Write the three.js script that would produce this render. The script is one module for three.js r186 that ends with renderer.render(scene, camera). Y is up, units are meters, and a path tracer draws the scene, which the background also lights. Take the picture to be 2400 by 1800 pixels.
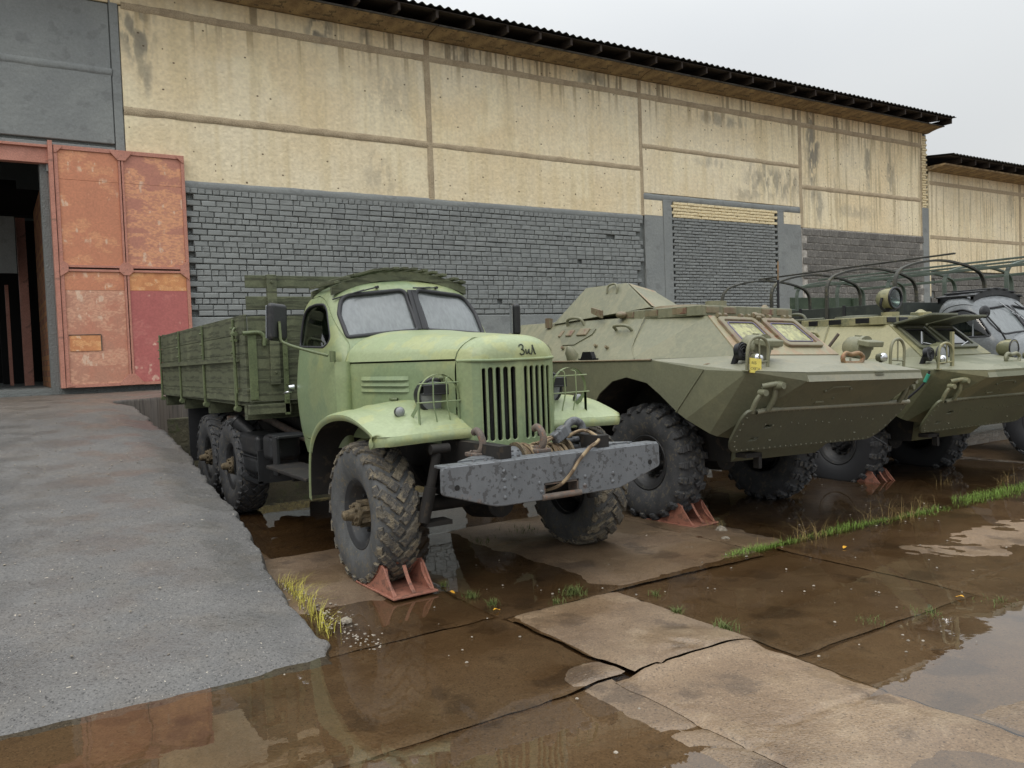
import * as THREE from 'three';
import { mergeGeometries, mergeVertices, toCreasedNormals } from 'three/addons/utils/BufferGeometryUtils.js';
import { RoundedBoxGeometry } from 'three/addons/geometries/RoundedBoxGeometry.js';
import { ConvexGeometry } from 'three/addons/geometries/ConvexGeometry.js';
import { Brush, Evaluator, SUBTRACTION, INTERSECTION } from 'three-bvh-csg';

// ------------------------------------------------------------------ camera, sky, sun, exposure
const scene = new THREE.Scene();
const camera = new THREE.PerspectiveCamera(49.73, 4 / 3, 0.05, 400);
camera.position.set(0, 1.62, 16.16);
camera.rotation.set(THREE.MathUtils.degToRad(-2.15), THREE.MathUtils.degToRad(-32.2), THREE.MathUtils.degToRad(-2.15), 'YXZ');
const renderer = new THREE.WebGLRenderer({ antialias: true });
renderer.toneMapping = THREE.LinearToneMapping;
renderer.toneMappingExposure = 1.2;
renderer.shadowMap.enabled = true;

let seed = 7;
const rnd = () => { seed = (seed + 0x6d2b79f5) | 0; let t = Math.imul(seed ^ (seed >>> 15), 1 | seed); t = (t + Math.imul(t ^ (t >>> 7), 61 | t)) ^ t; return ((t ^ (t >>> 14)) >>> 0) / 4294967296; };
const rr = (a, b) => a + (b - a) * rnd();
const clamp = (x, a = 0, b = 1) => Math.min(b, Math.max(a, x));
const sm = (a, b, x) => { const t = clamp((x - a) / (b - a)); return t * t * (3 - 2 * t); };
const mix = (a, b, t) => a + (b - a) * t;
const mix3 = (a, b, t) => [mix(a[0], b[0], t), mix(a[1], b[1], t), mix(a[2], b[2], t)];
const hash = (x, y, s = 0) => { let h = Math.imul(x, 374761393) ^ Math.imul(y, 668265263) ^ Math.imul(s, 974634777); h = Math.imul(h ^ (h >>> 13), 1274126177); return ((h ^ (h >>> 16)) >>> 0) / 4294967296; };
const PT = new Uint16Array(4096), VT = new Float32Array(4096); for (let i = 0; i < 4096; i++) { PT[i] = hash(i, 1, 77) * 4096; VT[i] = hash(i, 2, 78); }
function vn(x, y, P, s) {                                   // value noise that repeats every P cells
  const xi = Math.floor(x), yi = Math.floor(y), fx = x - xi, fy = y - yi, u = fx * fx * (3 - 2 * fx), v = fy * fy * (3 - 2 * fy);
  let x0 = xi % P, y0 = yi % P; if (x0 < 0) x0 += P; if (y0 < 0) y0 += P; let x1 = x0 + 1, y1 = y0 + 1; if (x1 >= P) x1 = 0; if (y1 >= P) y1 = 0;
  const a = PT[(x0 + s * 173) & 4095], b = PT[(x1 + s * 173) & 4095], A = VT[(a + PT[y0 & 4095]) & 4095], B = VT[(b + PT[y0 & 4095]) & 4095], C = VT[(a + PT[y1 & 4095]) & 4095], D = VT[(b + PT[y1 & 4095]) & 4095];
  const p = A + (B - A) * u; return p + (C + (D - C) * u - p) * v;
}
function fbm(x, y, oct, P = 1024, s = 0) { let a = 0.5, r = 0, n = 0; for (let i = 0; i < oct; i++) { r += a * vn(x, y, P, s + i * 17); n += a; a *= 0.5; x *= 2; y *= 2; P *= 2; } return r / n; }
function tex(w, h, f, { srgb = true, rep } = {}) {           // f(u, v) in 0..1 -> [r, g, b] 0..255
  const d = new Uint8Array(w * h * 4);
  for (let y = 0, i = 0; y < h; y++) for (let x = 0; x < w; x++, i += 4) { const c = f((x + 0.5) / w, (y + 0.5) / h); d[i] = clamp(c[0], 0, 255); d[i + 1] = clamp(c[1], 0, 255); d[i + 2] = clamp(c[2], 0, 255); d[i + 3] = 255; }
  const t = new THREE.DataTexture(d, w, h); t.wrapS = t.wrapT = THREE.RepeatWrapping; t.magFilter = THREE.LinearFilter; t.minFilter = THREE.LinearFilter;
  if (srgb) t.colorSpace = THREE.SRGBColorSpace;
  if (rep) t.repeat.set(rep[0], rep[1] ?? rep[0]);
  t.needsUpdate = true; return t;
}
const gray = (v) => [v, v, v];
{ // an even overcast: three times as bright overhead as at the horizon, soft cloud bases
  const w = 512, h = 256, d = new Float32Array(w * h * 4);
  for (let y = 0; y < h; y++) for (let x = 0; x < w; x++) {
    const el = ((y + 0.5) / h - 0.5) * Math.PI, s = Math.sin(el), i = (y * w + x) * 4;
    const n = fbm(x / w * 8, y / h * 9, 5, 8, 3), n2 = fbm(x / w * 4 + 0.5, y / h * 4, 3, 4, 8);
    let L = s > 0 ? (0.56 + 1.65 * s ** 2.1) * (0.84 + 0.32 * n) * (0.92 + 0.16 * n2) : 0.16;
    const b = clamp(1.02 - 0.05 * n);
    d[i] = L * mix(0.90, 0.965, n); d[i + 1] = L * mix(0.95, 0.985, n); d[i + 2] = L * b; d[i + 3] = 1;
  }
  const t = new THREE.DataTexture(d, w, h, THREE.RGBAFormat, THREE.FloatType);
  t.mapping = THREE.EquirectangularReflectionMapping; t.magFilter = THREE.LinearFilter; t.colorSpace = THREE.LinearSRGBColorSpace; t.needsUpdate = true;
  scene.background = t; scene.environment = t;
}
const sun = new THREE.DirectionalLight(0xfff4e6, 0.7);
sun.position.set(-14, 26, 20); sun.target.position.set(6, 0, 9); sun.castShadow = true; sun.shadow.radius = 38;
sun.shadow.mapSize.set(2048, 2048); Object.assign(sun.shadow.camera, { left: -25, right: 25, top: 20, bottom: -20, near: 1, far: 80 });
scene.add(sun, sun.target);

// ------------------------------------------------------------------ helpers
const V = (x, y, z) => new THREE.Vector3(x, y, z);
const used = {};
const numbered = (n) => { const k = (used[n] = (used[n] ?? -1) + 1); return k ? `${n}_${String(k).padStart(3, '0')}` : n; };
const flat = (g) => { if (g.index) g = g.toNonIndexed(); for (const k of Object.keys(g.attributes)) if (!['position', 'normal', 'uv'].includes(k)) g.deleteAttribute(k); if (!g.attributes.normal) g.computeVertexNormals(); return g; };
function boxuv(g) {                                           // uv in metres, from the side each face points to
  const p = g.attributes.position, uv = new Float32Array(p.count * 2), a = V(), b = V(), c = V(), n = V();
  for (let i = 0; i < p.count; i += 3) {
    a.fromBufferAttribute(p, i); b.fromBufferAttribute(p, i + 1); c.fromBufferAttribute(p, i + 2);
    n.crossVectors(b.clone().sub(a), c.clone().sub(a)); const x = Math.abs(n.x), y = Math.abs(n.y), z = Math.abs(n.z);
    [a, b, c].forEach((q, k) => { const [u, v] = x >= y && x >= z ? [q.z, q.y] : y >= z ? [q.x, q.z] : [q.x, q.y]; uv[(i + k) * 2] = u; uv[(i + k) * 2 + 1] = v; });
  }
  g.setAttribute('uv', new THREE.BufferAttribute(uv, 2)); return g;
}
function geo(list, keepuv) { const l = (Array.isArray(list) ? list : [list]).map((g) => { g = flat(g); return keepuv && g.attributes.uv ? g : boxuv(g); }); return l.length > 1 ? mergeGeometries(l) : l[0]; }
function obj(name, list, mat, parent, label, keepuv) {
  const m = new THREE.Mesh(list.isBufferGeometry && list.userData.done ? list : geo(list, keepuv), mat); m.name = parent && parent !== scene ? name : numbered(name);
  m.castShadow = m.receiveShadow = true; if (label) m.userData.label = label; (parent ?? scene).add(m); return m;
}
function done(list, keepuv) { const g = geo(list, keepuv); g.userData.done = true; return g; }
function grp(name, parent, x = 0, y = 0, z = 0) { const g = new THREE.Group(); g.name = parent && parent !== scene ? name : numbered(name); g.position.set(x, y, z); (parent ?? scene).add(g); return g; }
function tag(o, label, category, group) { Object.assign(o.userData, { label, category }); if (group) o.userData.group = group; return o; }
const struct = (o, label) => { o.userData.kind = 'structure'; if (label) o.userData.label = label; return o; };
const stuff = (o, label) => { o.userData.kind = 'stuff'; if (label) o.userData.label = label; return o; };
const at = (g, x, y, z, rx = 0, ry = 0, rz = 0) => { if (rx) g.rotateX(rx); if (rz) g.rotateZ(rz); if (ry) g.rotateY(ry); return g.translate(x, y, z); };
const bx = (w, h, d, x = 0, y = 0, z = 0, rx, ry, rz) => at(new THREE.BoxGeometry(w, h, d), x, y, z, rx, ry, rz);
const rb = (w, h, d, x = 0, y = 0, z = 0, r = 0.01, rx, ry, rz) => at(new RoundedBoxGeometry(w, h, d, 2, Math.min(r, w / 2.01, h / 2.01, d / 2.01)), x, y, z, rx, ry, rz);
const lim = (a, b, x0, x1, y0, y1, z0, z1) => bx(x1 - x0, y1 - y0, z1 - z0, (x0 + x1) / 2, (y0 + y1) / 2, (z0 + z1) / 2);
const span = (x0, x1, y0, y1, z0, z1, r = 0) => (r ? rb(x1 - x0, y1 - y0, z1 - z0, (x0 + x1) / 2, (y0 + y1) / 2, (z0 + z1) / 2, r) : bx(x1 - x0, y1 - y0, z1 - z0, (x0 + x1) / 2, (y0 + y1) / 2, (z0 + z1) / 2));
function cyl(p, q, r0, r1 = r0, n = 14, open = false) { // a cylinder from p to q
  const a = V(...p), b = V(...q), d = b.clone().sub(a), g = new THREE.CylinderGeometry(r1, r0, d.length(), n, 1, open);
  g.applyQuaternion(new THREE.Quaternion().setFromUnitVectors(V(0, 1, 0), d.normalize())); return g.translate((a.x + b.x) / 2, (a.y + b.y) / 2, (a.z + b.z) / 2);
}
const tube = (pts, r, n = 24, k = 8, closed = false) => new THREE.TubeGeometry(new THREE.CatmullRomCurve3(pts.map((p) => V(...p)), closed, 'centripetal'), n, r, k, closed);
const poly = (pts, r, k = 6) => { const c = new THREE.CurvePath(); for (let i = 1; i < pts.length; i++) c.add(new THREE.LineCurve3(V(...pts[i - 1]), V(...pts[i]))); return new THREE.TubeGeometry(c, (pts.length - 1) * 3, r, k, false); };
const lathe = (prof, n = 32) => new THREE.LatheGeometry(prof.map(([r, y]) => new THREE.Vector2(Math.max(r, 1e-4), y)), n);
const conv = (pts) => new ConvexGeometry(pts.map((p) => V(...p)));
const shape2 = (pts, holes = []) => { const s = new THREE.Shape(pts.map((p) => new THREE.Vector2(...p))); for (const h of holes) s.holes.push(new THREE.Path(h.map((p) => new THREE.Vector2(...p)))); return s; };
const ext = (pts, d, { bevel = 0, holes, seg = 1, curve = 8 } = {}) => new THREE.ExtrudeGeometry(pts.isShape ? pts : shape2(pts, holes), { depth: d, bevelEnabled: bevel > 0, bevelSize: bevel, bevelThickness: bevel, bevelSegments: seg, curveSegments: curve });
// profile in the zy plane, drawn out along x from x0 to x1
const extX = (pts, x0, x1, o = {}) => { const g = ext(pts.map(([z, y]) => [-z, y]), x1 - x0 - 2 * (o.bevel ?? 0), o); g.rotateY(Math.PI / 2); return g.translate(x0 + (o.bevel ?? 0), 0, 0); };
// a sheet through a grid of points: f(u, v) -> [x, y, z]
function grid(nu, nv, f, crease) {
  const P = [], I = [], T = [];
  for (let j = 0; j <= nv; j++) for (let i = 0; i <= nu; i++) { P.push(...f(i / nu, j / nv)); T.push(i / nu, j / nv); }
  for (let j = 0; j < nv; j++) for (let i = 0; i < nu; i++) { const a = j * (nu + 1) + i, b = a + 1, c = a + nu + 1, d = c + 1; I.push(a, b, d, a, d, c); }
  let g = new THREE.BufferGeometry(); g.setAttribute('position', new THREE.Float32BufferAttribute(P, 3)); g.setAttribute('uv', new THREE.Float32BufferAttribute(T, 2)); g.setIndex(I);
  if (crease) return toCreasedNormals(g, crease); g.computeVertexNormals(); return g;
}
const interp = (tab, x) => { if (x <= tab[0][0]) return tab[0][1]; for (let i = 1; i < tab.length; i++) if (x <= tab[i][0]) { const t = (x - tab[i - 1][0]) / (tab[i][0] - tab[i - 1][0]); return mix(tab[i - 1][1], tab[i][1], t); } return tab[tab.length - 1][1]; };
const hang = (tab, x) => { // smooth interpolation through table points
  const n = tab.length; if (x <= tab[0][0]) return tab[0][1]; if (x >= tab[n - 1][0]) return tab[n - 1][1];
  let i = 1; while (x > tab[i][0]) i++; const [x1, y1] = tab[i - 1], [x2, y2] = tab[i], [x0, y0] = tab[Math.max(0, i - 2)], [x3, y3] = tab[Math.min(n - 1, i + 1)];
  const m1 = (y2 - y0) / (x2 - x0), m2 = (y3 - y1) / (x3 - x1), h = x2 - x1, t = (x - x1) / h, t2 = t * t, t3 = t2 * t;
  return (2 * t3 - 3 * t2 + 1) * y1 + (t3 - 2 * t2 + t) * h * m1 + (-2 * t3 + 3 * t2) * y2 + (t3 - t2) * h * m2;
};
const csg = new Evaluator(); csg.attributes = ['position', 'normal']; csg.useGroups = false;
function brush(g) { g = g.index ? g : mergeVertices(g, 1e-5); g = g.clone(); for (const k of Object.keys(g.attributes)) if (k !== 'position') g.deleteAttribute(k); g = mergeVertices(g, 1e-5); g.computeVertexNormals(); const b = new Brush(g); b.updateMatrixWorld(); return b; }
const cut = (a, ...bs) => { let r = brush(a); for (const b of bs) { r = csg.evaluate(r, brush(b), SUBTRACTION); } return r.geometry; };
const common = (a, b) => csg.evaluate(brush(a), brush(b), INTERSECTION).geometry;
const std = (o) => new THREE.MeshStandardMaterial({ roughness: 0.6, ...o });
const rep = (t, r) => { const c = t.clone(); c.repeat.set(r, r); c.needsUpdate = true; return c; };
// ------------------------------------------------------------------ textures and materials
const bumpFine = tex(256, 256, (u, v) => gray(255 * (0.6 * fbm(u * 64, v * 64, 2, 64, 5) + 0.4 * fbm(u * 16, v * 16, 3, 16, 9))), { srgb: false });
const bumpRough = tex(512, 512, (u, v) => gray(255 * fbm(u * 24, v * 24, 5, 24, 33)), { srgb: false });
const WALL = { x0: 2, x1: 34, y0: 3.6, y1: 8.8 };              // the stretch of wall the plaster texture covers
const stains = [[2.5, 7.55, 0.28, 0.45, 0.9], [2.65, 6.95, 0.12, 0.35, 0.6], [5.9, 8.25, 0.25, 0.3, 1], [6.9, 8.2, 0.12, 0.3, 0.7], [21.05, 7.1, 0.28, 1.1, 1], [19.4, 6.25, 1.1, 0.42, 0.7], [23.7, 7.2, 0.16, 0.8, 0.7], [24.9, 7.0, 0.2, 0.7, 0.6], [9.2, 8.25, 0.5, 0.3, 0.6], [17.3, 7.75, 0.8, 0.16, 0.55], [16.9, 6.55, 0.6, 0.12, 0.4], [21.3, 5.6, 0.2, 0.5, 0.6], [12.8, 8.2, 0.5, 0.25, 0.7], [7.4, 7.2, 0.5, 0.7, 0.25], [7.1, 5.5, 0.35, 0.4, 0.3], [18.3, 5.8, 0.7, 0.2, 0.4], [23, 5.6, 0.9, 0.2, 0.35], [32.3, 6.3, 0.25, 0.6, 0.4]];
const plasterTex = tex(2048, 640, (u, v) => {
  const x = mix(WALL.x0, WALL.x1, u), y = mix(WALL.y0, WALL.y1, v);
  const big = fbm(x * 0.7, y * 0.9, 4, 512, 1), grain = fbm(x * 22, y * 22, 3, 1024, 2), streak = fbm(x * 7, y * 0.55, 4, 512, 4), streak2 = fbm(x * 15, y * 0.5, 3, 512, 6);
  let c = mix3([236, 224, 194], [230, 212, 174], sm(0.2, 0.8, big));
  c = mix3(c, [240, 228, 194], 0.6 * sm(0.5, 0.72, fbm(x * 1.3 + 9, y * 1.1, 4, 512, 12)));
  c = mix3(c, [212, 194, 152], 0.35 * sm(0.48, 0.78, streak));
  let g = 0; for (const [sx, sy, rx, ry, a] of stains) { const d = Math.hypot((x - sx) / rx, (y - sy) / ry); if (d < 1.6) g = Math.max(g, a * sm(1.5, 0.4, d + 1.1 * (fbm(x * 6, y * 3, 4, 512, 21) - 0.5))); }
  c = mix3(c, [132, 128, 116], 0.85 * g * sm(0.3, 0.55, fbm(x * 9, y * 3.5, 4, 512, 31)));
  const age = sm(17, 24, x); c = mix3(c, [176, 162, 130], (0.10 + 0.55 * age) * sm(0.55, 0.78, streak2));
  if (y > 8.05) c = mix3(c, [92, 80, 62], 0.45 * sm(0.5, 0.68, streak2) * sm(0.4, 0.6, fbm(x * 1.2, 3, 3, 512, 44)));
  const drip = y > 7.2 && y < 7.98 ? sm(0.62, 0.75, fbm(x * 12, 7, 2, 512, 51)) * sm(7.2, 7.98, y + 0.5 * fbm(x * 20, 1, 2, 512, 3) - 0.35) : 0;
  c = mix3(c, [150, 132, 100], 0.5 * drip);
  if (hash(Math.floor(x * 40), Math.floor(y * 40), 5) > 0.9985) c = [88, 72, 54];
  const k = 0.93 + 0.14 * grain; return [c[0] * k, c[1] * k, c[2] * k];
});
plasterTex.wrapS = plasterTex.wrapT = THREE.ClampToEdgeWrapping;
plasterTex.repeat.set(1 / (WALL.x1 - WALL.x0), 1 / (WALL.y1 - WALL.y0)); plasterTex.offset.set(-WALL.x0 / (WALL.x1 - WALL.x0), -WALL.y0 / (WALL.y1 - WALL.y0));
const speckle = (a, b, { s = 8, c, cs = 0.62, grain = 0.12, size = 512 } = {}) => tex(size, size, (u, v) => {
  let k = mix3(a, b, sm(0.2, 0.8, fbm(u * s, v * s, 5, s, 13)));
  if (c) k = mix3(k, c, 0.7 * sm(cs, cs + 0.12, fbm(u * s * 2, v * s * 2, 5, s * 2, 77) + 0.1 * (fbm(u * 80, v * 80, 2, 80, 79) - 0.5)));
  const g = 1 - grain + 2 * grain * fbm(u * 96, v * 96, 2, 96, 5); return [k[0] * g, k[1] * g, k[2] * g];
});
const M = {};
M.plaster = std({ map: plasterTex, roughness: 0.92, bumpMap: rep(bumpRough, 0.9), bumpScale: 0.008 });
M.mortar = std({ map: speckle([188, 172, 144], [170, 154, 128], { s: 6 }), roughness: 0.95, bumpMap: rep(bumpRough, 2.5), bumpScale: 0.012 });
const greyT = speckle([128, 132, 131], [136, 140, 138], { s: 5, c: [118, 121, 120], cs: 0.6, grain: 0.05 });
M.greyWall = std({ map: rep(greyT, 0.5), roughness: 0.62, bumpMap: rep(bumpRough, 0.8), bumpScale: 0.006 });
M.greyBrick = [0, 1, 2].map((i) => std({ map: rep(greyT, 0.9 + 0.2 * i), color: new THREE.Color(1, 1, 1).multiplyScalar([0.97, 0.88, 1.04][i]), roughness: 0.55, bumpMap: rep(bumpFine, 2), bumpScale: 0.003 }));
M.joint = std({ color: 0x7a7e7c, roughness: 0.9, bumpMap: rep(bumpRough, 3), bumpScale: 0.02 });
M.yellowBrick = std({ map: speckle([240, 228, 192], [228, 212, 172], { s: 4 }), roughness: 0.9, bumpMap: bumpFine, bumpScale: 0.003 });
M.block = [0, 1, 2].map((i) => std({ map: rep(speckle([128, 126, 120], [104, 102, 98], { s: 10, grain: 0.25, c: [150, 146, 138], cs: 0.66 }), 1), color: new THREE.Color(1, 1, 1).multiplyScalar([1, 0.86, 1.1][i]), roughness: 0.95, bumpMap: rep(bumpRough, 2), bumpScale: 0.012 }));
M.lime = std({ map: speckle([196, 192, 184], [150, 146, 138], { s: 12 }), roughness: 0.95 });
M.dark = std({ color: 0x1b1a19, roughness: 0.8 });
M.roofSheet = std({ map: speckle([66, 66, 62], [48, 48, 46], { s: 8, c: [84, 86, 74], cs: 0.64 }), roughness: 0.9, bumpMap: bumpFine, bumpScale: 0.002 });
M.timberDark = std({ map: tex(256, 256, (u, v) => { const g = fbm(u * 4, v * 40, 4, 4, 3); return mix3([60, 50, 42], [38, 31, 26], g); }), roughness: 0.9 });
M.cornice = std({ map: speckle([176, 154, 116], [140, 120, 92], { s: 6, c: [96, 86, 72], cs: 0.6 }), roughness: 0.92, bumpMap: bumpRough, bumpScale: 0.006 });
M.drip = std({ map: speckle([96, 92, 84], [64, 62, 58], { s: 10 }), roughness: 0.7, metalness: 0.3 });
const redT = (a, b, c, cs, s2 = 1) => tex(512, 512, (u, v) => {
  let k = mix3(a, b, sm(0.3, 0.7, fbm(u * 5, v * 5, 5, 5, 61))); const p = fbm(u * 6, v * 9, 6, 6, 62 * s2), sc = fbm(u * 40, v * 90, 3, 40, 63);
  k = mix3(k, c, 0.8 * sm(cs, cs + 0.08, p + 0.12 * (sc - 0.5)) * (0.3 + 0.7 * sm(0.35, 0.6, sc)));
  k = mix3(k, [222, 196, 172], 0.7 * sm(0.66, 0.72, fbm(u * 22, v * 10, 5, 22, 64)) * sm(0.52, 0.62, p));
  const g = 0.94 + 0.12 * fbm(u * 80, v * 80, 2, 80, 65); return [k[0] * g, k[1] * g, k[2] * g];
});
const ply = { roughness: 0.6, bumpMap: bumpFine, bumpScale: 0.0015 };
M.doorFrame = std({ map: rep(speckle([190, 134, 116], [180, 124, 106], { s: 6, c: [134, 98, 84], cs: 0.7 }), 1), roughness: 0.55, bumpMap: bumpFine, bumpScale: 0.001 });
M.doorA = std({ map: rep(redT([196, 132, 102], [202, 136, 104], [218, 158, 118], 0.56), 0.55), ...ply });
M.doorB = std({ map: rep(redT([184, 126, 108], [190, 132, 110], [226, 166, 124], 0.47, 2), 0.5), ...ply });
M.doorC = std({ map: rep(redT([196, 134, 110], [186, 136, 114], [214, 166, 138], 0.42, 3), 0.6), ...ply });
M.doorRed = std({ map: rep(redT([176, 100, 96], [182, 106, 100], [190, 118, 110], 0.58, 4), 0.5), ...ply });
M.osb = std({ map: rep(redT([220, 156, 104], [200, 134, 90], [232, 178, 124], 0.5, 5), 1.4), ...ply });
const wallGroup = tag(grp('warehouse', scene), 'long yellow and grey panel warehouse with dark corrugated eaves and a red gate', 'building');
const W = (n, g, m, l, k) => obj(n, g, m, wallGroup, l, k);
{
  const X2 = 26.6, t = 0.3;                                    // the walls behind the facing, with thickness
  W('wall', [span(0.9, X2 + 0.4, -0.3, 8.4, -0.36, -0.06), span(-14, 0.9, 5.44, 8.4, -0.36, -0.06), span(X2 + 0.1, X2 + 0.4, -0.3, 8.4, -18, -0.36), span(-14, -13.7, -0.3, 8.4, -18, -0.36)], M.joint);
  W('wall', [span(-14, -9, -0.3, 10.57, -18.3, -18), span(3.5, X2 + 0.4, -0.3, 10.57, -18.3, -18), span(-9, 3.5, 5.6, 10.57, -18.3, -18)], M.joint);
  const panel = (x0, x1, y0, y1, m, n = 'wall_panel') => W(n, span(x0, x1, y0, y1, -0.06, 0.0 + rr(-0.006, 0.006), 0.02), m);
  // the yellow concrete panels of four bays
  panel(2.26, 8.3, 5.0, 6.17, M.plaster); panel(2.26, 8.3, 6.19, 8.01, M.plaster); panel(8.32, 14.3, 5.0, 6.17, M.plaster); panel(8.32, 14.3, 6.19, 8.01, M.plaster);
  panel(14.32, 20.46, 5.58, 6.76, M.plaster); panel(14.32, 20.46, 6.78, 8.01, M.plaster); panel(20.48, 26.56, 4.99, 6.18, M.plaster); panel(20.48, 26.56, 6.2, 8.01, M.plaster);
  for (const [a, b] of [[-4, 2.1], [2.12, 8.3], [8.32, 14.3], [14.32, 20.46], [20.48, 26.7]]) panel(a, b, 8.03, 8.42, M.plaster, 'parapet_panel');
  panel(-4, 2.09, 5.56, 6.8, M.greyWall); panel(-4, 2.09, 6.84, 8.01, M.greyWall); panel(2.1, 2.25, 5.4, 8.2, M.greyWall, 'pilaster');
  // mortar over the panel joints
  const strip = (x0, y0, x1, y1, w, m = M.mortar) => {
    const L = Math.hypot(x1 - x0, y1 - y0), n = Math.max(8, Math.round(L / 0.12)), a = Math.atan2(y1 - y0, x1 - x0), s = Math.floor(rnd() * 900);
    const g = grid(n, 5, (u, v) => { const e = Math.abs(v - 0.5) * 2, wob = 0.03 * (fbm(u * L * 3, v > 0.5 ? 3 : 8, 3, 512, s) - 0.5) + 0.012 * (fbm(u * L * 14, 2, 2, 512, s) - 0.5); return [u * L, (v - 0.5) * w + (v > 0.5 ? wob : -wob) * e, (1 - e ** 4) * 0.02 - 0.004]; });
    g.rotateZ(a); g.translate(x0, y0, 0.002); W('joint_mortar', g, m);
  };
  strip(2.26, 6.18, 14.3, 6.18, 0.14); strip(2.3, 8.02, 20.46, 8.02, 0.15); strip(20.46, 8.0, 26.6, 8.0, 0.15); strip(8.31, 5.0, 8.31, 8.4, 0.15); strip(14.31, 5.0, 14.31, 8.4, 0.13);
  strip(14.36, 6.77, 20.42, 6.77, 0.12); strip(20.47, 5.0, 20.47, 8.4, 0.16); strip(20.5, 6.19, 26.5, 6.19, 0.14); strip(26.57, 5.0, 26.57, 8.4, 0.06); strip(-4, 6.82, 2.1, 6.82, 0.14, M.greyWall);
  // grey painted plaster courses and the pilasters beside the infill bay
  strip(3.1, 4.94, 14.3, 4.94, 0.16, M.greyWall); strip(14.34, 5.49, 20.4, 5.49, 0.17, M.greyWall);
  W('pilaster', span(14.36, 15.0, 1, 5.02, -0.06, 0.012, 0.01), M.greyWall); W('pilaster', span(19.66, 20.44, 1, 5.06, -0.06, 0.012, 0.01), M.greyWall);
  W('wall_panel', span(14.36, 14.98, 5.022, 5.41, -0.06, 0.012), M.plaster); W('wall_panel', span(19.68, 20.44, 5.062, 5.4, -0.06, 0.012), M.plaster);
  W('pilaster', span(15.0, 15.3, 1, 5.44, -0.06, 0.026, 0.01), M.greyWall); W('pilaster', span(19.4, 19.66, 1, 5.44, -0.06, 0.026, 0.01), M.greyWall);
  W('pilaster', span(26.6, 26.98, 1, 5.95, -0.06, 0.01, 0.01), M.greyWall);
  W('plinth', span(3.2, 14.3, 0.5, 2.5, -0.06, 0.03, 0.02), M.greyWall);
  // bricks: a few chipped shapes shared by all of them
  const brickGeo = (w, h, d, s) => { const j = (i) => (hash(i, s, 3) - 0.5) * 0.012, c = 0.012, big = hash(9, s, 1) > 0.55 ? 0.05 * hash(3, s, 2) : 0, P = [];
    const o = [[-w / 2, -h / 2], [w / 2, -h / 2], [w / 2, h / 2], [-w / 2, h / 2]], k = Math.floor(hash(1, s, 9) * 4);
    const f = o.map(([x, y], i) => [x * (1 - (2 * c + (i === k ? big : 0)) / w) + j(i), y * (1 - (2 * c + (i === k ? big * 0.6 : 0)) / h) + j(i + 4) * 0.6, d + j(i + 8) * 0.5]);
    const e = o.map(([x, y], i) => [x + j(i + 12) * 0.4, y + j(i + 16) * 0.3, d - c]), b = o.map(([x, y]) => [x, y, 0]);
    const q = (a, b2, c2, d2) => P.push(...a, ...b2, ...c2, ...a, ...c2, ...d2); q(f[0], f[1], f[2], f[3]);
    for (let i = 0; i < 4; i++) { const n = (i + 1) % 4; q(e[i], e[n], f[n], f[i]); q(b[i], b[n], e[n], e[i]); }
    const g = new THREE.BufferGeometry(); g.setAttribute('position', new THREE.Float32BufferAttribute(P, 3)); g.computeVertexNormals(); return done(g); };
  const stret = [], head = [], small = [], blk = []; for (let s = 0; s < 9; s++) { stret.push(brickGeo(0.258, 0.098, 0.055, s)); head.push(brickGeo(0.125, 0.098, 0.055, s + 20)); small.push(brickGeo(0.242, 0.07, 0.05, s + 40)); blk.push(brickGeo(0.395, 0.198, 0.05, s + 60)); }
  let count = 0; const rest = [];
  const place = (n, gs, x, y, z, m, single, sx = 1) => {
    const g = gs[Math.floor(rnd() * gs.length)], rz = rr(-0.012, 0.012), zz = z + rr(-0.007, 0.006);
    if (single) { const b = new THREE.Mesh(g, m); b.name = n; b.position.set(x, y, zz); b.rotation.z = rz; b.scale.x = sx; b.castShadow = b.receiveShadow = true; wallGroup.add(b); } else rest.push([m, g.clone().scale(sx, 1, 1).rotateZ(rz).translate(x, y, zz)]);
  };
  const all = [];
  const headers = new Set([0, 5, 10, 14, 19]);
  for (let r = 0; r < 22; r++) { const y = 4.835 - r * 0.1075, hd = headers.has(r), st = hd ? 0.134 : 0.268; let x = 3.2 + (r % 2 ? st / 2 : 0) + rr(-0.03, 0.03); while (x < 14.3) { const odd = !hd && rnd() < 0.06, w = odd ? 0.135 : st; if (x + w < 14.32) all.push([x + w / 2, y + 0.006 * Math.sin(x * 0.9 + r), hd || odd]); x += w; } }
  all.sort((a, b) => a[0] - b[0]);
  for (const [x, y, h] of all) { if (rnd() < 0.003) continue; const m = M.greyBrick[rnd() < 0.12 ? 1 : rnd() < 0.3 ? 2 : 0]; place('brick', h ? head : stret, x, y, -0.038, m, count++ < 290, rr(0.975, 1.01)); }
  for (let r = 0; r < 50; r++) { const y = 5.375 - r * 0.0825, yel = r < 5; for (let x = 15.31 + (r % 2 ? 0.06 : 0.18); x < 19.28; x += 0.252) place('yellow_brick', small, x, y, -0.025, yel ? M.yellowBrick : M.greyBrick[rnd() < 0.15 ? 1 : 0], yel, rr(0.97, 1.01)); }
  for (let r = 0; r < 29; r++) { const y = 8.3 - r * 0.0825; place('yellow_brick', small, 26.78 + (r % 2 ? 0.03 : -0.02), y, -0.04, M.yellowBrick, true, 0.95 + (r % 2) * 0.2); }
  for (let r = 0; r < 18; r++) for (let x = 20.7 + (r % 2 ? 0.2 : 0); x < 26.5; x += 0.41) place('block', blk, x, 4.87 - r * 0.213, -0.03, M.block[Math.floor(rnd() * 3)], r < 10);
  W('block_mortar', span(20.46, 26.6, 1, 4.99, -0.06, -0.004), M.lime);
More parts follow.
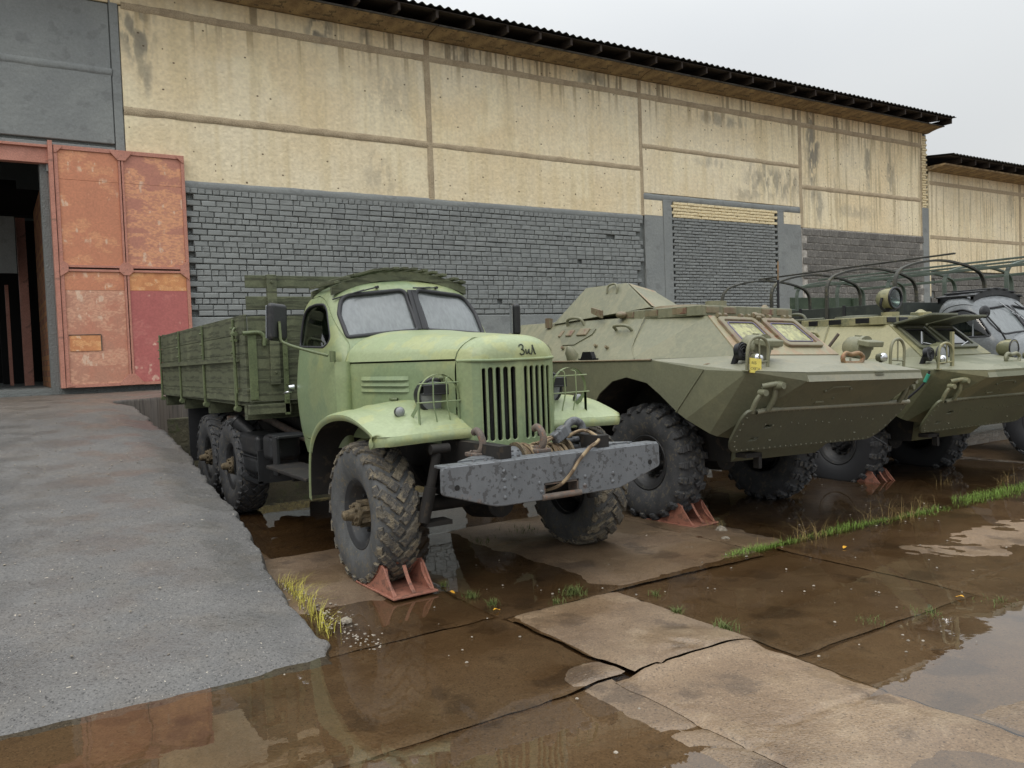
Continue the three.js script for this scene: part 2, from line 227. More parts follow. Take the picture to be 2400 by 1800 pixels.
  const by = new Map(); for (const [m, g] of rest) { if (!by.has(m)) by.set(m, []); by.get(m).push(g); }
  for (const [m, l] of by) stuff(W('brickwork', done(l), m));
  // cornice slabs, roof and rafters
  for (const [a, b] of [[-6, 2.1], [2.12, 8.3], [8.32, 14.3], [14.32, 20.44], [20.46, 27.0]]) {
    W('cornice', extX([[-0.3, 8.425], [0.0, 8.425], [0.05, 8.43], [0.18, 8.47], [0.36, 8.505], [0.55, 8.52], [0.56, 8.56], [-0.3, 8.58]], a, b), M.cornice);
    W('drip_edge', span(a, b, 8.505 + rr(-0.01, 0.01), 8.545, 0.562, 0.6, 0.006), M.drip);
  }
  for (let x = -2.1, i = 0; x < 26.9; x += 0.855) W('rafter', at(bx(0.055, 0.17, 2.6), x, 8.62 + 0.02, -0.44, 0.0), M.timberDark);
  W('rafter', at(bx(0.05, 0.17, 2.6), 26.95, 8.64, -0.44), M.timberDark);
  W('fascia_batten', [span(-4, 26.98, 8.585, 8.72, -0.35, -0.3)], M.timberDark);
  for (let x = -2; x < 27.0; x += 1.12) { // corrugated sheets, one by one
    const w = Math.min(1.16, 27.35 - x), lift = rr(0, 0.012), n = Math.round(w / 0.025);
    W('roof_sheet', grid(n, 3, (u, v) => { const xx = x + u * w, z = 0.92 - v * 9.5; return [xx, 8.735 + 0.028 + lift * (1 - v) + 0.027 * Math.cos((xx / 0.2) * Math.PI * 2) + (0.92 - z) * 0.1, z + 0.008 * Math.sin(x * 7)]; }), M.roofSheet);
  }
  W('roof_deck', extX([[0.86, 8.705], [0.86, 8.72], [-18, 10.6], [-18, 10.58]], -14, 27.0), M.timberDark);
  // lintel beam, gate, dark slot above it
  W('lintel_beam', [span(-6, 1.08, 5.13, 5.4, -0.14, 0.02, 0.006), span(-6, 1.03, 5.385, 5.43, -0.06, 0.07, 0.006)], M.doorFrame);
  W('lintel', span(-6, 2.08, 5.432, 5.5, -0.06, 0.0, 0.01), M.greyWall);
  W('lintel', span(1.0, 3.3, 5.0, 5.43, -0.06, -0.012, 0.01), M.greyWall);
  const gate = grp('gate', wallGroup); gate.userData.label = 'tall red steel gate leaf folded open against the wall';
  const D = (n, g, m, l) => obj(n, g, m, gate, l); const z0 = 0.03, z1 = 0.1;
  D('frame', [span(1.11, 3.21, 5.37, 5.44, z0, z1, 0.004), span(1.1, 3.19, 1.3, 1.35, z0, z1, 0.004), span(1.11, 1.17, 1.35, 5.37, z0, z1, 0.004), span(3.15, 3.21, 1.35, 5.37, z0, z1, 0.004)], M.doorFrame);
  D('frame', [span(2.105, 2.14, 1.35, 5.37, z0, z1 + 0.005, 0.003), span(2.155, 2.19, 1.35, 5.37, z0, z1 + 0.005, 0.003), span(1.17, 2.1, 3.3, 3.34, z0, z1 + 0.002, 0.003), span(1.17, 2.1, 3.37, 3.41, z0, z1 + 0.002, 0.003), span(2.195, 3.15, 3.3, 3.34, z0, z1 + 0.002, 0.003), span(2.195, 3.15, 3.37, 3.41, z0, z1 + 0.002, 0.003)], M.doorFrame);
  D('jamb', span(1.03, 1.1, 1.3, 5.5, -0.1, 0.12, 0.006), M.doorFrame);
  const gus = (pts) => D('gusset', ext(pts, 0.008, { bevel: 0.002 }).translate(0, 0, z1 + 0.008), M.doorFrame);
  gus([[1.12, 5.43], [1.24, 5.43], [1.24, 5.4], [1.15, 5.31], [1.12, 5.31]]); gus([[1.98, 5.4], [2.1, 5.26], [2.22, 5.26], [2.33, 5.4], [2.33, 5.43], [1.98, 5.43]]); gus([[3.2, 5.43], [3.08, 5.43], [3.08, 5.4], [3.17, 5.31], [3.2, 5.31]]);
  gus([[1.11, 3.52], [1.24, 3.42], [1.24, 3.3], [1.11, 3.21]]); gus([[3.2, 3.54], [3.05, 3.42], [3.05, 3.3], [3.2, 3.18]]); gus([[2.1, 1.5], [1.95, 1.35], [1.95, 1.31], [2.33, 1.31], [2.33, 1.35], [2.2, 1.5]]); gus([[1.11, 1.45], [1.24, 1.33], [1.11, 1.31]]);
  gus(Array.from({ length: 8 }, (_, i) => [2.148 + 0.12 * Math.cos((i + 0.5) * Math.PI / 4), 3.356 + 0.12 * Math.sin((i + 0.5) * Math.PI / 4)]));
  const pz = (x0, x1, y0, y1, m, l, d = 0.05) => D('panel', span(x0, x1, y0, y1, z0 + 0.006, z0 + d, 0.002), m, l);
  pz(1.172, 2.103, 4.87, 5.368, M.doorA); pz(1.172, 2.103, 3.412, 4.866, M.doorA); pz(2.192, 3.148, 4.87, 5.368, M.doorB, 'scuffed upper panel with worn pale paint'); pz(2.192, 3.148, 3.412, 4.866, M.doorB);
  pz(1.172, 2.103, 2.98, 3.298, M.doorA); pz(1.172, 2.103, 1.352, 2.976, M.doorC, 'scraped lower panel with grey wear marks'); pz(2.192, 3.148, 2.98, 3.298, M.osb, 'orange board above the dark red panel'); pz(2.192, 3.148, 1.352, 2.976, M.doorRed, 'darker plain red lower panel', 0.058);
  D('patch', span(1.2, 1.68, 1.93, 2.2, z0 + 0.05, z0 + 0.064, 0.002), M.osb, 'small orange board patch with metal edging');
  D('patch_edging', [span(1.19, 1.69, 2.2, 2.215, z0 + 0.05, z0 + 0.068), span(1.68, 1.695, 1.93, 2.2, z0 + 0.05, z0 + 0.068)], M.drip);
  // inside the hall: floor, brick side wall, steel post, hanging sheet, ceiling beams
  W('hall_floor', span(-14, 26.7, 0.9, 1.3, -18.3, -0.07), M.joint);
  M.redBrick = std({ map: tex(256, 256, (u, v) => { const r = Math.floor(v * 10), x = u * 4 + (r % 2) * 0.5, fx = x - Math.floor(x), fy = v * 10 - r; return fx < 0.06 || fy < 0.12 ? [96, 76, 56] : mix3([150, 104, 58], [112, 64, 42], hash(Math.floor(x) % 4, r, 3)); }), roughness: 0.9 });
  W('brick_return', span(0.93, 1.4, 1.3, 4.85, -3.4, -0.37), M.redBrick);
  W('steel_post', [span(0.66, 0.84, 1.3, 5.0, -5.3, -5.12), span(0.4, 0.47, 1.3, 3.6, -6.2, -6.0)], M.doorFrame);
  W('hanging_sheet', span(-1.6, 0.62, 3.7, 4.9, -4.4, -4.35, 0.01), M.greyWall);
  W('hall_beam', [span(-14, 26, 5.2, 5.8, -6.4, -6), span(-14, 26, 5.2, 5.8, -12.4, -12), span(0.2, 3.4, 1.3, 6, -12.2, -11.9), span(0.3, 0.85, 1.3, 6.6, -9.4, -9.1)], M.dark);
}
// ------------------------------------------------------------------ ground, slabs, puddles, ramp
const concT = tex(1024, 1024, (u, v) => {
  const b = fbm(u * 6, v * 6, 5, 6, 101), g = fbm(u * 300, v * 300, 2, 300, 103), st = fbm(u * 210, v * 210, 2, 210, 107);
  let c = mix3([132, 112, 90], [150, 130, 106], sm(0.2, 0.8, b)); c = mix3(c, [162, 144, 120], 0.6 * sm(0.55, 0.7, fbm(u * 11, v * 11, 5, 11, 111)));
  c = mix3(c, [88, 74, 60], 0.5 * sm(0.6, 0.75, fbm(u * 9, v * 9, 5, 9, 113)));
  if (st > 0.7) c = mix3(c, [190, 172, 146], 0.4 * sm(0.7, 0.82, st)); if (g < 0.2) c = mix3(c, [52, 42, 32], 0.5);
  const k = 0.86 + 0.28 * g; return [c[0] * k, c[1] * k, c[2] * k];
}, { rep: [0.5] });
const asphT = tex(1024, 1024, (u, v) => {
  const b = fbm(u * 5, v * 5, 4, 5, 121), g = fbm(u * 200, v * 200, 2, 200, 123), st = vn(u * 260, v * 260, 260, 127), st2 = vn(u * 90, v * 90, 90, 129);
  let c = mix3([92, 91, 90], [104, 102, 99], b); c = mix3(c, [104, 98, 90], 0.3 * sm(0.5, 0.75, fbm(u * 8, v * 8, 5, 8, 131)));
  if (st > 0.9) c = mix3(c, [176, 168, 156], sm(0.9, 0.97, st) * 0.8); if (st2 > 0.975) c = [196, 186, 168]; if (g < 0.24) c = mix3(c, [44, 43, 42], 0.6);
  const k = 0.84 + 0.32 * g; return [c[0] * k, c[1] * k, c[2] * k];
}, { rep: [0.6] });
const wetRough = tex(512, 512, (u, v) => { const k = 130 + 120 * sm(0.35, 0.65, fbm(u * 7, v * 7, 5, 7, 141)) + 30 * (fbm(u * 60, v * 60, 2, 60, 3) - 0.5); return [k, k, k]; }, { srgb: false, rep: [0.35] });
M.conc = std({ map: concT, color: 0xd2ccc6, roughness: 0.6, roughnessMap: wetRough, vertexColors: true, bumpMap: rep(bumpFine, 2.2), bumpScale: 0.003 });
M.mud = std({ map: concT, color: 0xa89a86, roughness: 0.5, bumpMap: rep(bumpRough, 2), bumpScale: 0.02 });
M.asph = std({ map: asphT, roughness: 0.72, roughnessMap: rep(wetRough, 0.5), bumpMap: rep(bumpFine, 3), bumpScale: 0.004, vertexColors: true });
const N2 = (x, z, f, s, o = 4) => fbm(x * f + 100, z * f + 100, o, 4096, s) - 0.5;
// which slab a point lies on, and how far it is from that slab's edge
const slabs = [ // x0, x1, z0, z1, height, lean along x, lean along z, tone
  [-3, 2.5, 13.0, 16.6, -0.022, -0.004, -0.004, 0.9], [2.48, 3.44, 13.05, 16.6, 0.009, -0.016, -0.003, 1.08], [2.62, 3.48, 11.84, 13.03, 0.010, 0.0, 0.004, 0.98], [-3, 2.6, 11.78, 12.98, -0.017, 0.004, 0.0, 0.86],
  [-1, 2.58, 9.4, 11.76, 0.008, 0.006, -0.012, 0.84], [2.6, 5.0, 9.4, 11.8, 0.006, 0.012, 0.0, 0.8], [5.02, 9.0, 9.4, 11.66, -0.010, 0.0, 0.004, 0.72], [9.02, 16, 9.4, 11.7, -0.004, 0.002, 0.0, 0.8],
  [3.5, 5.2, 11.84, 13.3, -0.011, 0.004, 0, 0.84], [5.22, 7.6, 11.72, 13.5, -0.004, 0.004, -0.004, 0.92], [7.62, 16, 11.76, 14, 0.0, 0.002, 0.004, 0.98], [3.46, 5.9, 13.33, 16.6, -0.02, 0, 0.004, 0.9], [5.92, 16, 13.55, 16.6, -0.018, 0, 0.006, 0.92],
];
const lowTone = (x, z) => 1 + 0.5 * N2(x, z, 0.8, 7) + 0.25 * N2(x, z, 3, 9);
function slabHeight(s, x, z) {
  const [x0, x1, z0, z1, h, lx, lz] = s, cx = clamp((x0 + x1) / 2, -1, 10), cz = (z0 + z1) / 2;
  let b = -0.012; for (const [a0, a1, b0, b1, f, k] of [[1.4, 2.75, 9.2, 11.0, 0.5, 0.022], [3.5, 5.4, 9.2, 11.75, 0.4, 0.02], [2.62, 3.46, 11.86, 13.1, 0.12, 0.024], [2.3, 3.4, 12.75, 14.3, 0.3, 0.026], [5.8, 10, 12.2, 13.0, 0.5, 0.014], [3.2, 3.9, 14.2, 15.5, 0.3, 0.018]]) b += k * sm(a0 - f / 2, a0 + f / 2, x) * sm(a1 + f / 2, a1 - f / 2, x) * sm(b0 - f / 2, b0 + f / 2, z) * sm(b1 + f / 2, b1 - f / 2, z);
  return b + h * 0.15 + 0.2 * (lx * (x - cx) + lz * (z - cz)) + 0.018 * N2(x, z, 0.9, 3) + 0.012 * N2(x, z, 3.2, 5) + 0.005 * N2(x, z, 14, 6, 3);
}
const ground = struct(grp('ground', scene), 'wet brown concrete yard of cracked slabs with puddles');
{
  const far = new THREE.PlaneGeometry(500, 500, 1, 1).rotateX(-Math.PI / 2).translate(40, -0.06, -40);
  const under = grid(120, 90, (u, v) => { const x = -4 + u * 40, z = -1 + v * 10.5; return [x, -0.022 + 0.05 * N2(x, z, 0.5, 3) + 0.012 * N2(x, z, 4, 5) - 0.02 * sm(9, 16, x), z]; });
  const bed = grid(60, 40, (u, v) => { const x = mix(-4, 20, u), z = mix(9.2, 16.7, v); return [x, -0.026 + 0.006 * N2(x, z, 3, 5), z]; });
  obj('surface', [far, under, bed], M.mud, ground);
  for (const s of slabs) {
    const [x0, x1, z0, z1, , , , tone] = s, near = z1 > 11 && x0 < 6, st = near ? 0.028 : 0.05, X1 = Math.min(x1, 11), nx = Math.ceil((X1 - x0) / st), nz = Math.ceil((Math.min(z1, 15.4) - z0) / st);
    const g = grid(nx, nz, (u, v) => {
      let x = mix(x0, X1, u), z = mix(z0, Math.min(z1, 15.4), v); const e = Math.min(u * (X1 - x0), (1 - u) * (X1 - x0), v * (z1 - z0), (1 - v) * (z1 - z0));
      const w = sm(0.14, 0.0, e); x += w * 0.03 * N2(x, z, 6, 15); z += w * 0.03 * N2(x, z, 6, 16);
      const crack = Math.abs(N2(x + 0.3 * N2(x, z, 1.4, 25), z, 0.55, 22)) ; const cr = s === slabs[4] || s === slabs[3] ? 0 : sm(0.006, 0.0, crack) * 0.012;
      return [x, slabHeight(s, x, z) - sm(0.025, 0.0, e) * 0.008 - cr, z];
    });
    const p = g.attributes.position, col = new Float32Array(p.count * 3), c0 = V();
    for (let i = 0; i < p.count; i++) { const x = p.getX(i), z = p.getZ(i), k = tone * clamp(lowTone(x, z), 0.6, 1.4), r = 0.10 * N2(x, z, 1.1, 31); col[i * 3] = k * (1 + r); col[i * 3 + 1] = k; col[i * 3 + 2] = k * (1 - r); }
    g.setAttribute('color', new THREE.BufferAttribute(col, 3));
    const uv = g.attributes.uv; for (let i = 0; i < p.count; i++) uv.setXY(i, p.getX(i) + s[0] * 0.37, p.getZ(i) + s[2] * 0.61);
    const m = new THREE.Mesh(g, M.conc); m.name = 'concrete_slab'; m.castShadow = m.receiveShadow = true; ground.add(m);
  }
  M.water = new THREE.MeshPhysicalMaterial({ color: new THREE.Color(0.70, 0.64, 0.55), roughness: 0.015, transmission: 1, thickness: 0, ior: 1.6, bumpMap: rep(bumpRough, 0.25), bumpScale: 0.0006 });
  const w = obj('puddle_water', [grid(2, 2, (u, v) => [mix(-3, 11, u), 0, mix(9.4, 15.3, v)]), grid(2, 2, (u, v) => [mix(1.9, 20, u), -0.012, mix(2, 9.38, v)])], M.water); struct(w, 'shallow brown rainwater lying over the concrete yard');
  // asphalt ramp up to the gate
  const rampH = (z) => z > 2.3 ? Math.max(0, 0.1145 * (12.12 - z)) : 1.124 + 0.03 * (2.3 - z);
  const edge = (z) => hang([[-0.1, 3.4], [1.2, 3.3], [1.9, 3.0], [2.3, 1.62], [2.9, 1.78], [4.2, 1.85], [7, 1.83], [8.6, 1.74], [9.6, 1.66], [10.4, 1.57], [11.1, 1.56], [11.6, 1.52], [12.12, 1.45]], z);
  const rg = grid(150, 420, (u, v) => {
    const z = mix(-0.02, 12.34, v), ed = edge(z) + 0.10 * N2(0, z, 2.2, 41) + 0.05 * N2(0, z, 9, 42), t = u < 0.94 ? u / 0.94 : 1, x = mix(-5.5, ed, Math.pow(t, 0.72)) + (u > 0.94 ? (u - 0.94) * 1.4 : 0), d = (ed - x);
    const fz = 12.12 + 0.09 * N2(x, 0, 2.4, 43) + 0.04 * N2(x, 0, 11, 44), front = sm(0, 0.55, fz - z);
    let y = rampH(z) + 0.02 * N2(x, z, 1.2, 45) + 0.008 * N2(x, z, 9, 46) + 0.004 * N2(x, z, 30, 47) - 0.06 * sm(0.45, 0, d) * sm(2.4, 3.4, z);
    y = mix(-0.03, Math.max(y, 0.022), front) - (z > fz ? 0.06 : 0); if (u > 0.94) y = mix(y, -0.08, sm(0.94, 1, u)) + 0.05 * N2(z, u * 3, 8, 48); return [x, y, z];
  });
  const p = rg.attributes.position, uv = rg.attributes.uv, col = new Float32Array(p.count * 3);
  for (let i = 0; i < p.count; i++) { const x = p.getX(i), z = p.getZ(i); uv.setXY(i, x, z); const k = clamp(1 + 0.35 * N2(x, z, 0.7, 51) + 0.2 * N2(x, z, 2.6, 52), 0.6, 1.4), br = sm(0.04, 0.2, N2(x, z, 0.9, 53)) * 0.06 + 0.25 * sm(4.5, 1.5, z); col[i * 3] = k * (1 + br * 0.6); col[i * 3 + 1] = k * (1 + br * 0.1); col[i * 3 + 2] = k * (1 - br * 0.35); }
  rg.setAttribute('color', new THREE.BufferAttribute(col, 3));
  const ramp = new THREE.Mesh(rg, M.asph); ramp.name = 'ramp'; ramp.castShadow = ramp.receiveShadow = true; scene.add(ramp); struct(ramp, 'grey asphalt ramp rising to the warehouse gate');
  // raised walk along the wall, earth bank and retaining wall behind the trucks
  const bank = grid(180, 26, (u, v) => { const x = mix(3.0, 40, u), z = mix(0.03, 2.0, v); return [x, 1.16 - 0.42 * sm(0.35, 0.95, v) + 0.10 * N2(x, z, 2.2, 61) + 0.04 * N2(x, z, 12, 62), z]; });
  struct(obj('earth_bank', bank, std({ map: rep(speckle([118, 106, 62], [70, 62, 40], { s: 24, c: [150, 138, 84], cs: 0.58, grain: 0.3 }), 0.9), roughness: 0.95, bumpMap: rep(bumpRough, 3), bumpScale: 0.05 })), 'mossy bank of rubble and dry weeds behind the trucks');
  const rw = tag(obj('retaining_wall', [span(1.6, 40, -0.1, 0.78, 1.85, 2.1, 0.02)], std({ map: rep(speckle([84, 80, 62], [58, 56, 44], { s: 7, c: [72, 80, 48], cs: 0.6 }), 0.6), roughness: 0.85, bumpMap: bumpRough, bumpScale: 0.01 })), 'low mossy concrete retaining wall behind the green truck bed', 'wall');
}
// ------------------------------------------------------------------ vehicle materials
const paintTex = (a, b, c, { worn = 0.66, rust, d, dcut = 0.62, s = 5, stroke = 0, drips = 0.3 } = {}) => tex(512, 512, (u, v) => {
  const edge = 0.10 * (fbm(u * 70, v * 70, 2, 70, 219) - 0.5);
  let k = mix3(a, b, sm(0.2, 0.8, fbm(u * s, v * s, 5, s, 201))); k = mix3(k, c, 0.6 * sm(worn, worn + 0.12, edge + fbm(u * s * 2, v * s * 2, 5, s * 2, 203)));
  if (d) k = mix3(k, d, 0.75 * sm(dcut, dcut + 0.1, edge + fbm(u * 3, v * 3, 4, 3, 205)));
  if (stroke) k = mix3(k, c, stroke * sm(0.45, 0.75, fbm(u * 40 + v * 20, v * 40 - u * 20, 3, 20, 207)));
  const dr = fbm(u * 36, v * 3, 3, 3, 209); k = mix3(k, [k[0] * 0.8, k[1] * 0.8, k[2] * 0.74], drips * sm(0.58, 0.8, dr));
  if (rust) k = mix3(k, rust, 0.8 * sm(0.66, 0.74, edge + fbm(u * 14, v * 14, 4, 14, 211)));
  const chip = vn(u * 190, v * 190, 190, 213); if (chip > 0.988) k = mix3(k, [58, 56, 44], 0.6);
  const g = 0.95 + 0.1 * fbm(u * 100, v * 100, 2, 100, 215); return [k[0] * g, k[1] * g, k[2] * g];
});
const pt = { roughness: 0.42, bumpMap: rep(bumpFine, 1.5), bumpScale: 0.0008 };
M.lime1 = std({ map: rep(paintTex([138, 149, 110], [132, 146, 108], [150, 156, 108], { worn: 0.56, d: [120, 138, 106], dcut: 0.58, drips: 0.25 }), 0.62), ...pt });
M.limeTop = std({ map: rep(paintTex([150, 161, 124], [144, 157, 118], [162, 166, 114], { worn: 0.52, drips: 0 }), 0.7), ...pt });  // the cab green again, lightened: overhead light put into the colour of upward panels
M.woodGreen = std({ map: tex(512, 512, (u, v) => { const g = fbm(u * 5, v * 46, 5, 5, 221), b = fbm(u * 5, v * 7, 4, 5, 223); let k = mix3([94, 98, 74], [80, 85, 66], g); k = mix3(k, [110, 114, 88], 0.6 * sm(0.55, 0.7, b)); k = mix3(k, [58, 60, 44], 0.7 * sm(0.62, 0.72, g)); const c = 0.92 + 0.16 * fbm(u * 80, v * 80, 2, 80, 5); return [k[0] * c, k[1] * c, k[2] * c]; }, { rep: [0.9] }), roughness: 0.75, bumpMap: rep(bumpFine, 1.2), bumpScale: 0.003 });
M.metalGreen = std({ map: rep(speckle([104, 114, 80], [92, 102, 72], { s: 8, c: [70, 72, 48], cs: 0.66 }), 0.9), roughness: 0.5, bumpMap: bumpFine, bumpScale: 0.001 });
M.bumper = std({ map: tex(1024, 512, (u, v) => { const n = fbm(u * 70, v * 35, 5, 35, 231) + 0.16 * (fbm(u * 6, v * 3, 3, 3, 233) - 0.5); let k = mix3([92, 95, 98], [108, 111, 114], fbm(u * 10, v * 5, 4, 5, 235)); k = mix3(k, [66, 66, 67], 0.7 * sm(0.63, 0.66, n)); k = mix3(k, [122, 100, 88], 0.4 * sm(0.66, 0.74, fbm(u * 12, v * 6, 5, 6, 237))); const dr = fbm(u * 40, v * 2, 3, 2, 239); return k.map((c) => c * (0.92 + 0.16 * dr)); }, { rep: [0.6, 1.2] }), roughness: 0.5, metalness: 0.1, bumpMap: rep(bumpFine, 2), bumpScale: 0.001 });
M.black = std({ map: rep(speckle([40, 42, 44], [30, 31, 33], { s: 8, c: [64, 62, 58], cs: 0.66 }), 1), roughness: 0.45, bumpMap: bumpFine, bumpScale: 0.001 });
M.chassis = std({ map: rep(speckle([36, 33, 30], [26, 24, 22], { s: 9, c: [62, 52, 40], cs: 0.6 }), 1), roughness: 0.8 });
M.rubber = std({ color: 0x2c2d30, roughness: 0.6 });
M.tyre = std({ map: rep(speckle([70, 71, 73], [58, 59, 61], { s: 8, c: [100, 93, 80], cs: 0.6 }), 2.2), roughness: 0.78, bumpMap: rep(bumpFine, 4), bumpScale: 0.001 });
M.tyreMud = std({ map: rep(speckle([128, 118, 98], [92, 87, 78], { s: 7, c: [62, 62, 63], cs: 0.5, grain: 0.2 }), 1.9), roughness: 0.85, bumpMap: rep(bumpRough, 5), bumpScale: 0.006 });
M.side = std({ map: rep(speckle([88, 89, 89], [74, 75, 75], { s: 9, c: [104, 96, 80], cs: 0.6 }), 2), roughness: 0.7, bumpMap: rep(bumpFine, 3), bumpScale: 0.001 });
M.hub = std({ map: rep(speckle([112, 98, 74], [84, 74, 58], { s: 9, c: [132, 120, 96], cs: 0.62 }), 3), roughness: 0.8, bumpMap: rep(bumpRough, 6), bumpScale: 0.004 });
M.rim = std({ map: rep(speckle([46, 47, 49], [38, 38, 39], { s: 8, c: [90, 82, 68], cs: 0.66 }), 2), roughness: 0.5 });
M.rope = std({ map: tex(128, 128, (u, v) => { const s = (u * 8 + v * 4) % 1; return mix3([150, 132, 104], [92, 76, 58], sm(0.2, 0.9, s)); }), roughness: 0.8 });
M.rust = std({ map: rep(speckle([112, 100, 90], [90, 82, 76], { s: 8, c: [128, 92, 72], cs: 0.6 }), 3), roughness: 0.8 });
M.chrome = std({ color: 0xd8dadc, metalness: 1, roughness: 0.18 });
M.lens = new THREE.MeshPhysicalMaterial({ color: 0xb8bcbe, roughness: 0.25, transmission: 0.5, thickness: 0, bumpMap: rep(bumpFine, 6), bumpScale: 0.002 });
M.reflector = std({ color: 0xc8cccf, metalness: 0.9, roughness: 0.22 });
M.fog = new THREE.MeshPhysicalMaterial({ map: tex(512, 512, (u, v) => { const n = fbm(u * 50, v * 22, 4, 50, 251), b = fbm(u * 4, v * 4, 4, 4, 253); return mix3([140, 147, 149], [186, 193, 195], clamp(0.15 + 0.7 * n + 0.15 * (b - 0.5))); }, { rep: [1.2] }), roughness: 0.16, transmission: 0.55, thickness: 0, specularIntensity: 1, ior: 1.6 });
M.glass = new THREE.MeshPhysicalMaterial({ color: 0x9aa6a2, roughness: 0.03, transmission: 1, thickness: 0, ior: 1.55 });
M.seat = std({ color: 0x2e2d2a, roughness: 0.9 });

// ------------------------------------------------------------------ wheels: axle along x, outer face towards -x
function treadBlock(w, l, h, taper = 0.78) { const a = [[-w, -l], [w, -l], [w, l], [-w, l]].map(([x, y]) => [x / 2, y / 2]), P = [], q = (...p) => P.push(...p[0], ...p[1], ...p[2], ...p[0], ...p[2], ...p[3]); const t = a.map(([x, y]) => [x * taper, y * taper, h]), m = a.map(([x, y]) => [x * 0.96, y * 0.96, h * 0.8]), b = a.map(([x, y]) => [x, y, -0.012]); q(...t); for (let i = 0; i < 4; i++) { const n = (i + 1) % 4; q(m[i], m[n], t[n], t[i]); q(b[i], b[n], m[n], m[i]); } const g = new THREE.BufferGeometry(); g.setAttribute('position', new THREE.Float32BufferAttribute(P, 3)); g.computeVertexNormals(); return g; }
function makeTyre(R, half, style, r0 = 0.235) {
  const prof = [[r0, -half * 0.62], [r0 + 0.035, -half * 0.8], [mix(r0, R, 0.35), -half * 0.97], [mix(r0, R, 0.55), -half], [mix(r0, R, 0.78), -half * 0.97], [R - 0.045, -half * 0.86], [R - 0.025, -half * 0.6], [R - 0.018, -half * 0.25], [R - 0.018, half * 0.25], [R - 0.025, half * 0.6], [R - 0.045, half * 0.86], [mix(r0, R, 0.78), half * 0.97], [mix(r0, R, 0.55), half], [mix(r0, R, 0.35), half * 0.97], [r0 + 0.035, half * 0.8], [r0, half * 0.62]];
  const carcass = lathe(prof, 64).rotateZ(Math.PI / 2).scale(-1, 1, 1), lugs = [];
  const fix = carcass.index.array; for (let i = 0; i < fix.length; i += 3) { const t = fix[i]; fix[i] = fix[i + 1]; fix[i + 1] = t; } carcass.computeVertexNormals();
  const surf = (x) => { let i = prof.length >> 1; const s = prof.slice(5, 11); const a = Math.abs(x) / half; const r = a < 0.25 ? R - 0.018 : a < 0.6 ? mix(R - 0.018, R - 0.025, (a - 0.25) / 0.35) : a < 0.86 ? mix(R - 0.025, R - 0.045, (a - 0.6) / 0.26) : a < 0.97 ? mix(R - 0.045, mix(r0, R, 0.78), (a - 0.86) / 0.11) : mix(r0, R, 0.7); const tilt = a < 0.25 ? 0 : a < 0.6 ? 0.08 : a < 0.8 ? 0.28 : a < 0.9 ? 0.7 : 1.25; return [r, Math.sign(x) * tilt]; };
  const put = (w, l, h, x, th, yaw, drop = 0) => { const [r, tilt] = surf(x), g = treadBlock(w * rr(0.94, 1.04), l * rr(0.95, 1.04), h * rr(0.85, 1.05)); g.rotateZ(yaw).rotateY(tilt); g.translate(x, 0, r - drop); g.rotateX(-th); lugs.push(g); };
  if (style === 'chevron') { const n = 21, p = (Math.PI * 2) / n; for (let i = 0; i < n; i++) for (const s of [-1, 1]) { const o = (s > 0 ? p / 2 : 0) + i * p; const X = [0.026, 0.066, 0.104], A = [0.0, 0.34, 0.66]; for (let k = 0; k < 3; k++) put(0.064, 0.074, 0.022, s * X[k], o + A[k] * p, -s * 0.8); put(0.036, 0.095, 0.022, s * half * 0.86, o + 0.88 * p, -s * 0.2); put(0.03, 0.065, 0.014, s * half * 0.95, o + 0.9 * p, 0, -0.004); } }
  else { const n = 23, p = (Math.PI * 2) / n; for (let i = 0; i < n; i++) for (const s of [-1, 1]) { const o = (s > 0 ? p / 2 : 0) + i * p; put(0.056, 0.05, 0.03, s * 0.024, o, s * 0.65); put(0.05, 0.066, 0.034, s * 0.074, o - 0.24 * p, s * 0.15); put(0.042, 0.066, 0.036, s * 0.121, o - 0.3 * p, 0); put(0.032, 0.06, 0.026, s * half * 0.89, o - 0.3 * p, 0); put(0.036, 0.045, 0.018, s * half * 0.965, o - 0.3 * p, 0, -0.012); } }
  return [done(carcass), done(lugs)];
}
const tyreA = makeTyre(0.52, 0.155, 'chevron'), tyreB = makeTyre(0.545, 0.16, 'bars', 0.25);
const rimGeo = done([lathe([[0.04, 0.02], [0.12, 0.015], [0.155, 0.0], [0.165, -0.05], [0.2, -0.06], [0.205, -0.095], [0.232, -0.1], [0.25, -0.118], [0.262, -0.116], [0.262, -0.1], [0.24, -0.09], [0.24, 0.13], [0.25, 0.14]], 40).rotateZ(-Math.PI / 2), ...Array.from({ length: 10 }, (_, i) => { const a = i * Math.PI / 5; return cyl([-0.0, 0.135 * Math.cos(a), 0.135 * Math.sin(a)], [-0.04, 0.135 * Math.cos(a), 0.135 * Math.sin(a)], 0.014, 0.012, 6); })]);
const hubGeo = done([cyl([0, 0, 0], [-0.15, 0, 0], 0.085, 0.078, 16), cyl([-0.15, 0, 0], [-0.175, 0, 0], 0.088, 0.086, 16), cyl([-0.175, 0, 0], [-0.2, 0, 0], 0.06, 0.055, 14), cyl([-0.2, 0, 0], [-0.275, 0, 0], 0.042, 0.036, 12), cyl([-0.275, 0, 0], [-0.29, 0, 0], 0.03, 0.02, 10), ...Array.from({ length: 8 }, (_, i) => { const a = i * Math.PI / 4; return cyl([-0.17, 0.068 * Math.cos(a), 0.068 * Math.sin(a)], [-0.2, 0.068 * Math.cos(a), 0.068 * Math.sin(a)], 0.013, 0.012, 6); }), ...Array.from({ length: 8 }, (_, i) => { const a = (i + 0.5) * Math.PI / 4; return bx(0.12, 0.02, 0.03, -0.08, 0.083 * Math.cos(a), 0.083 * Math.sin(a), -a); })].map((g) => g.scale(0.8, 1, 1)));
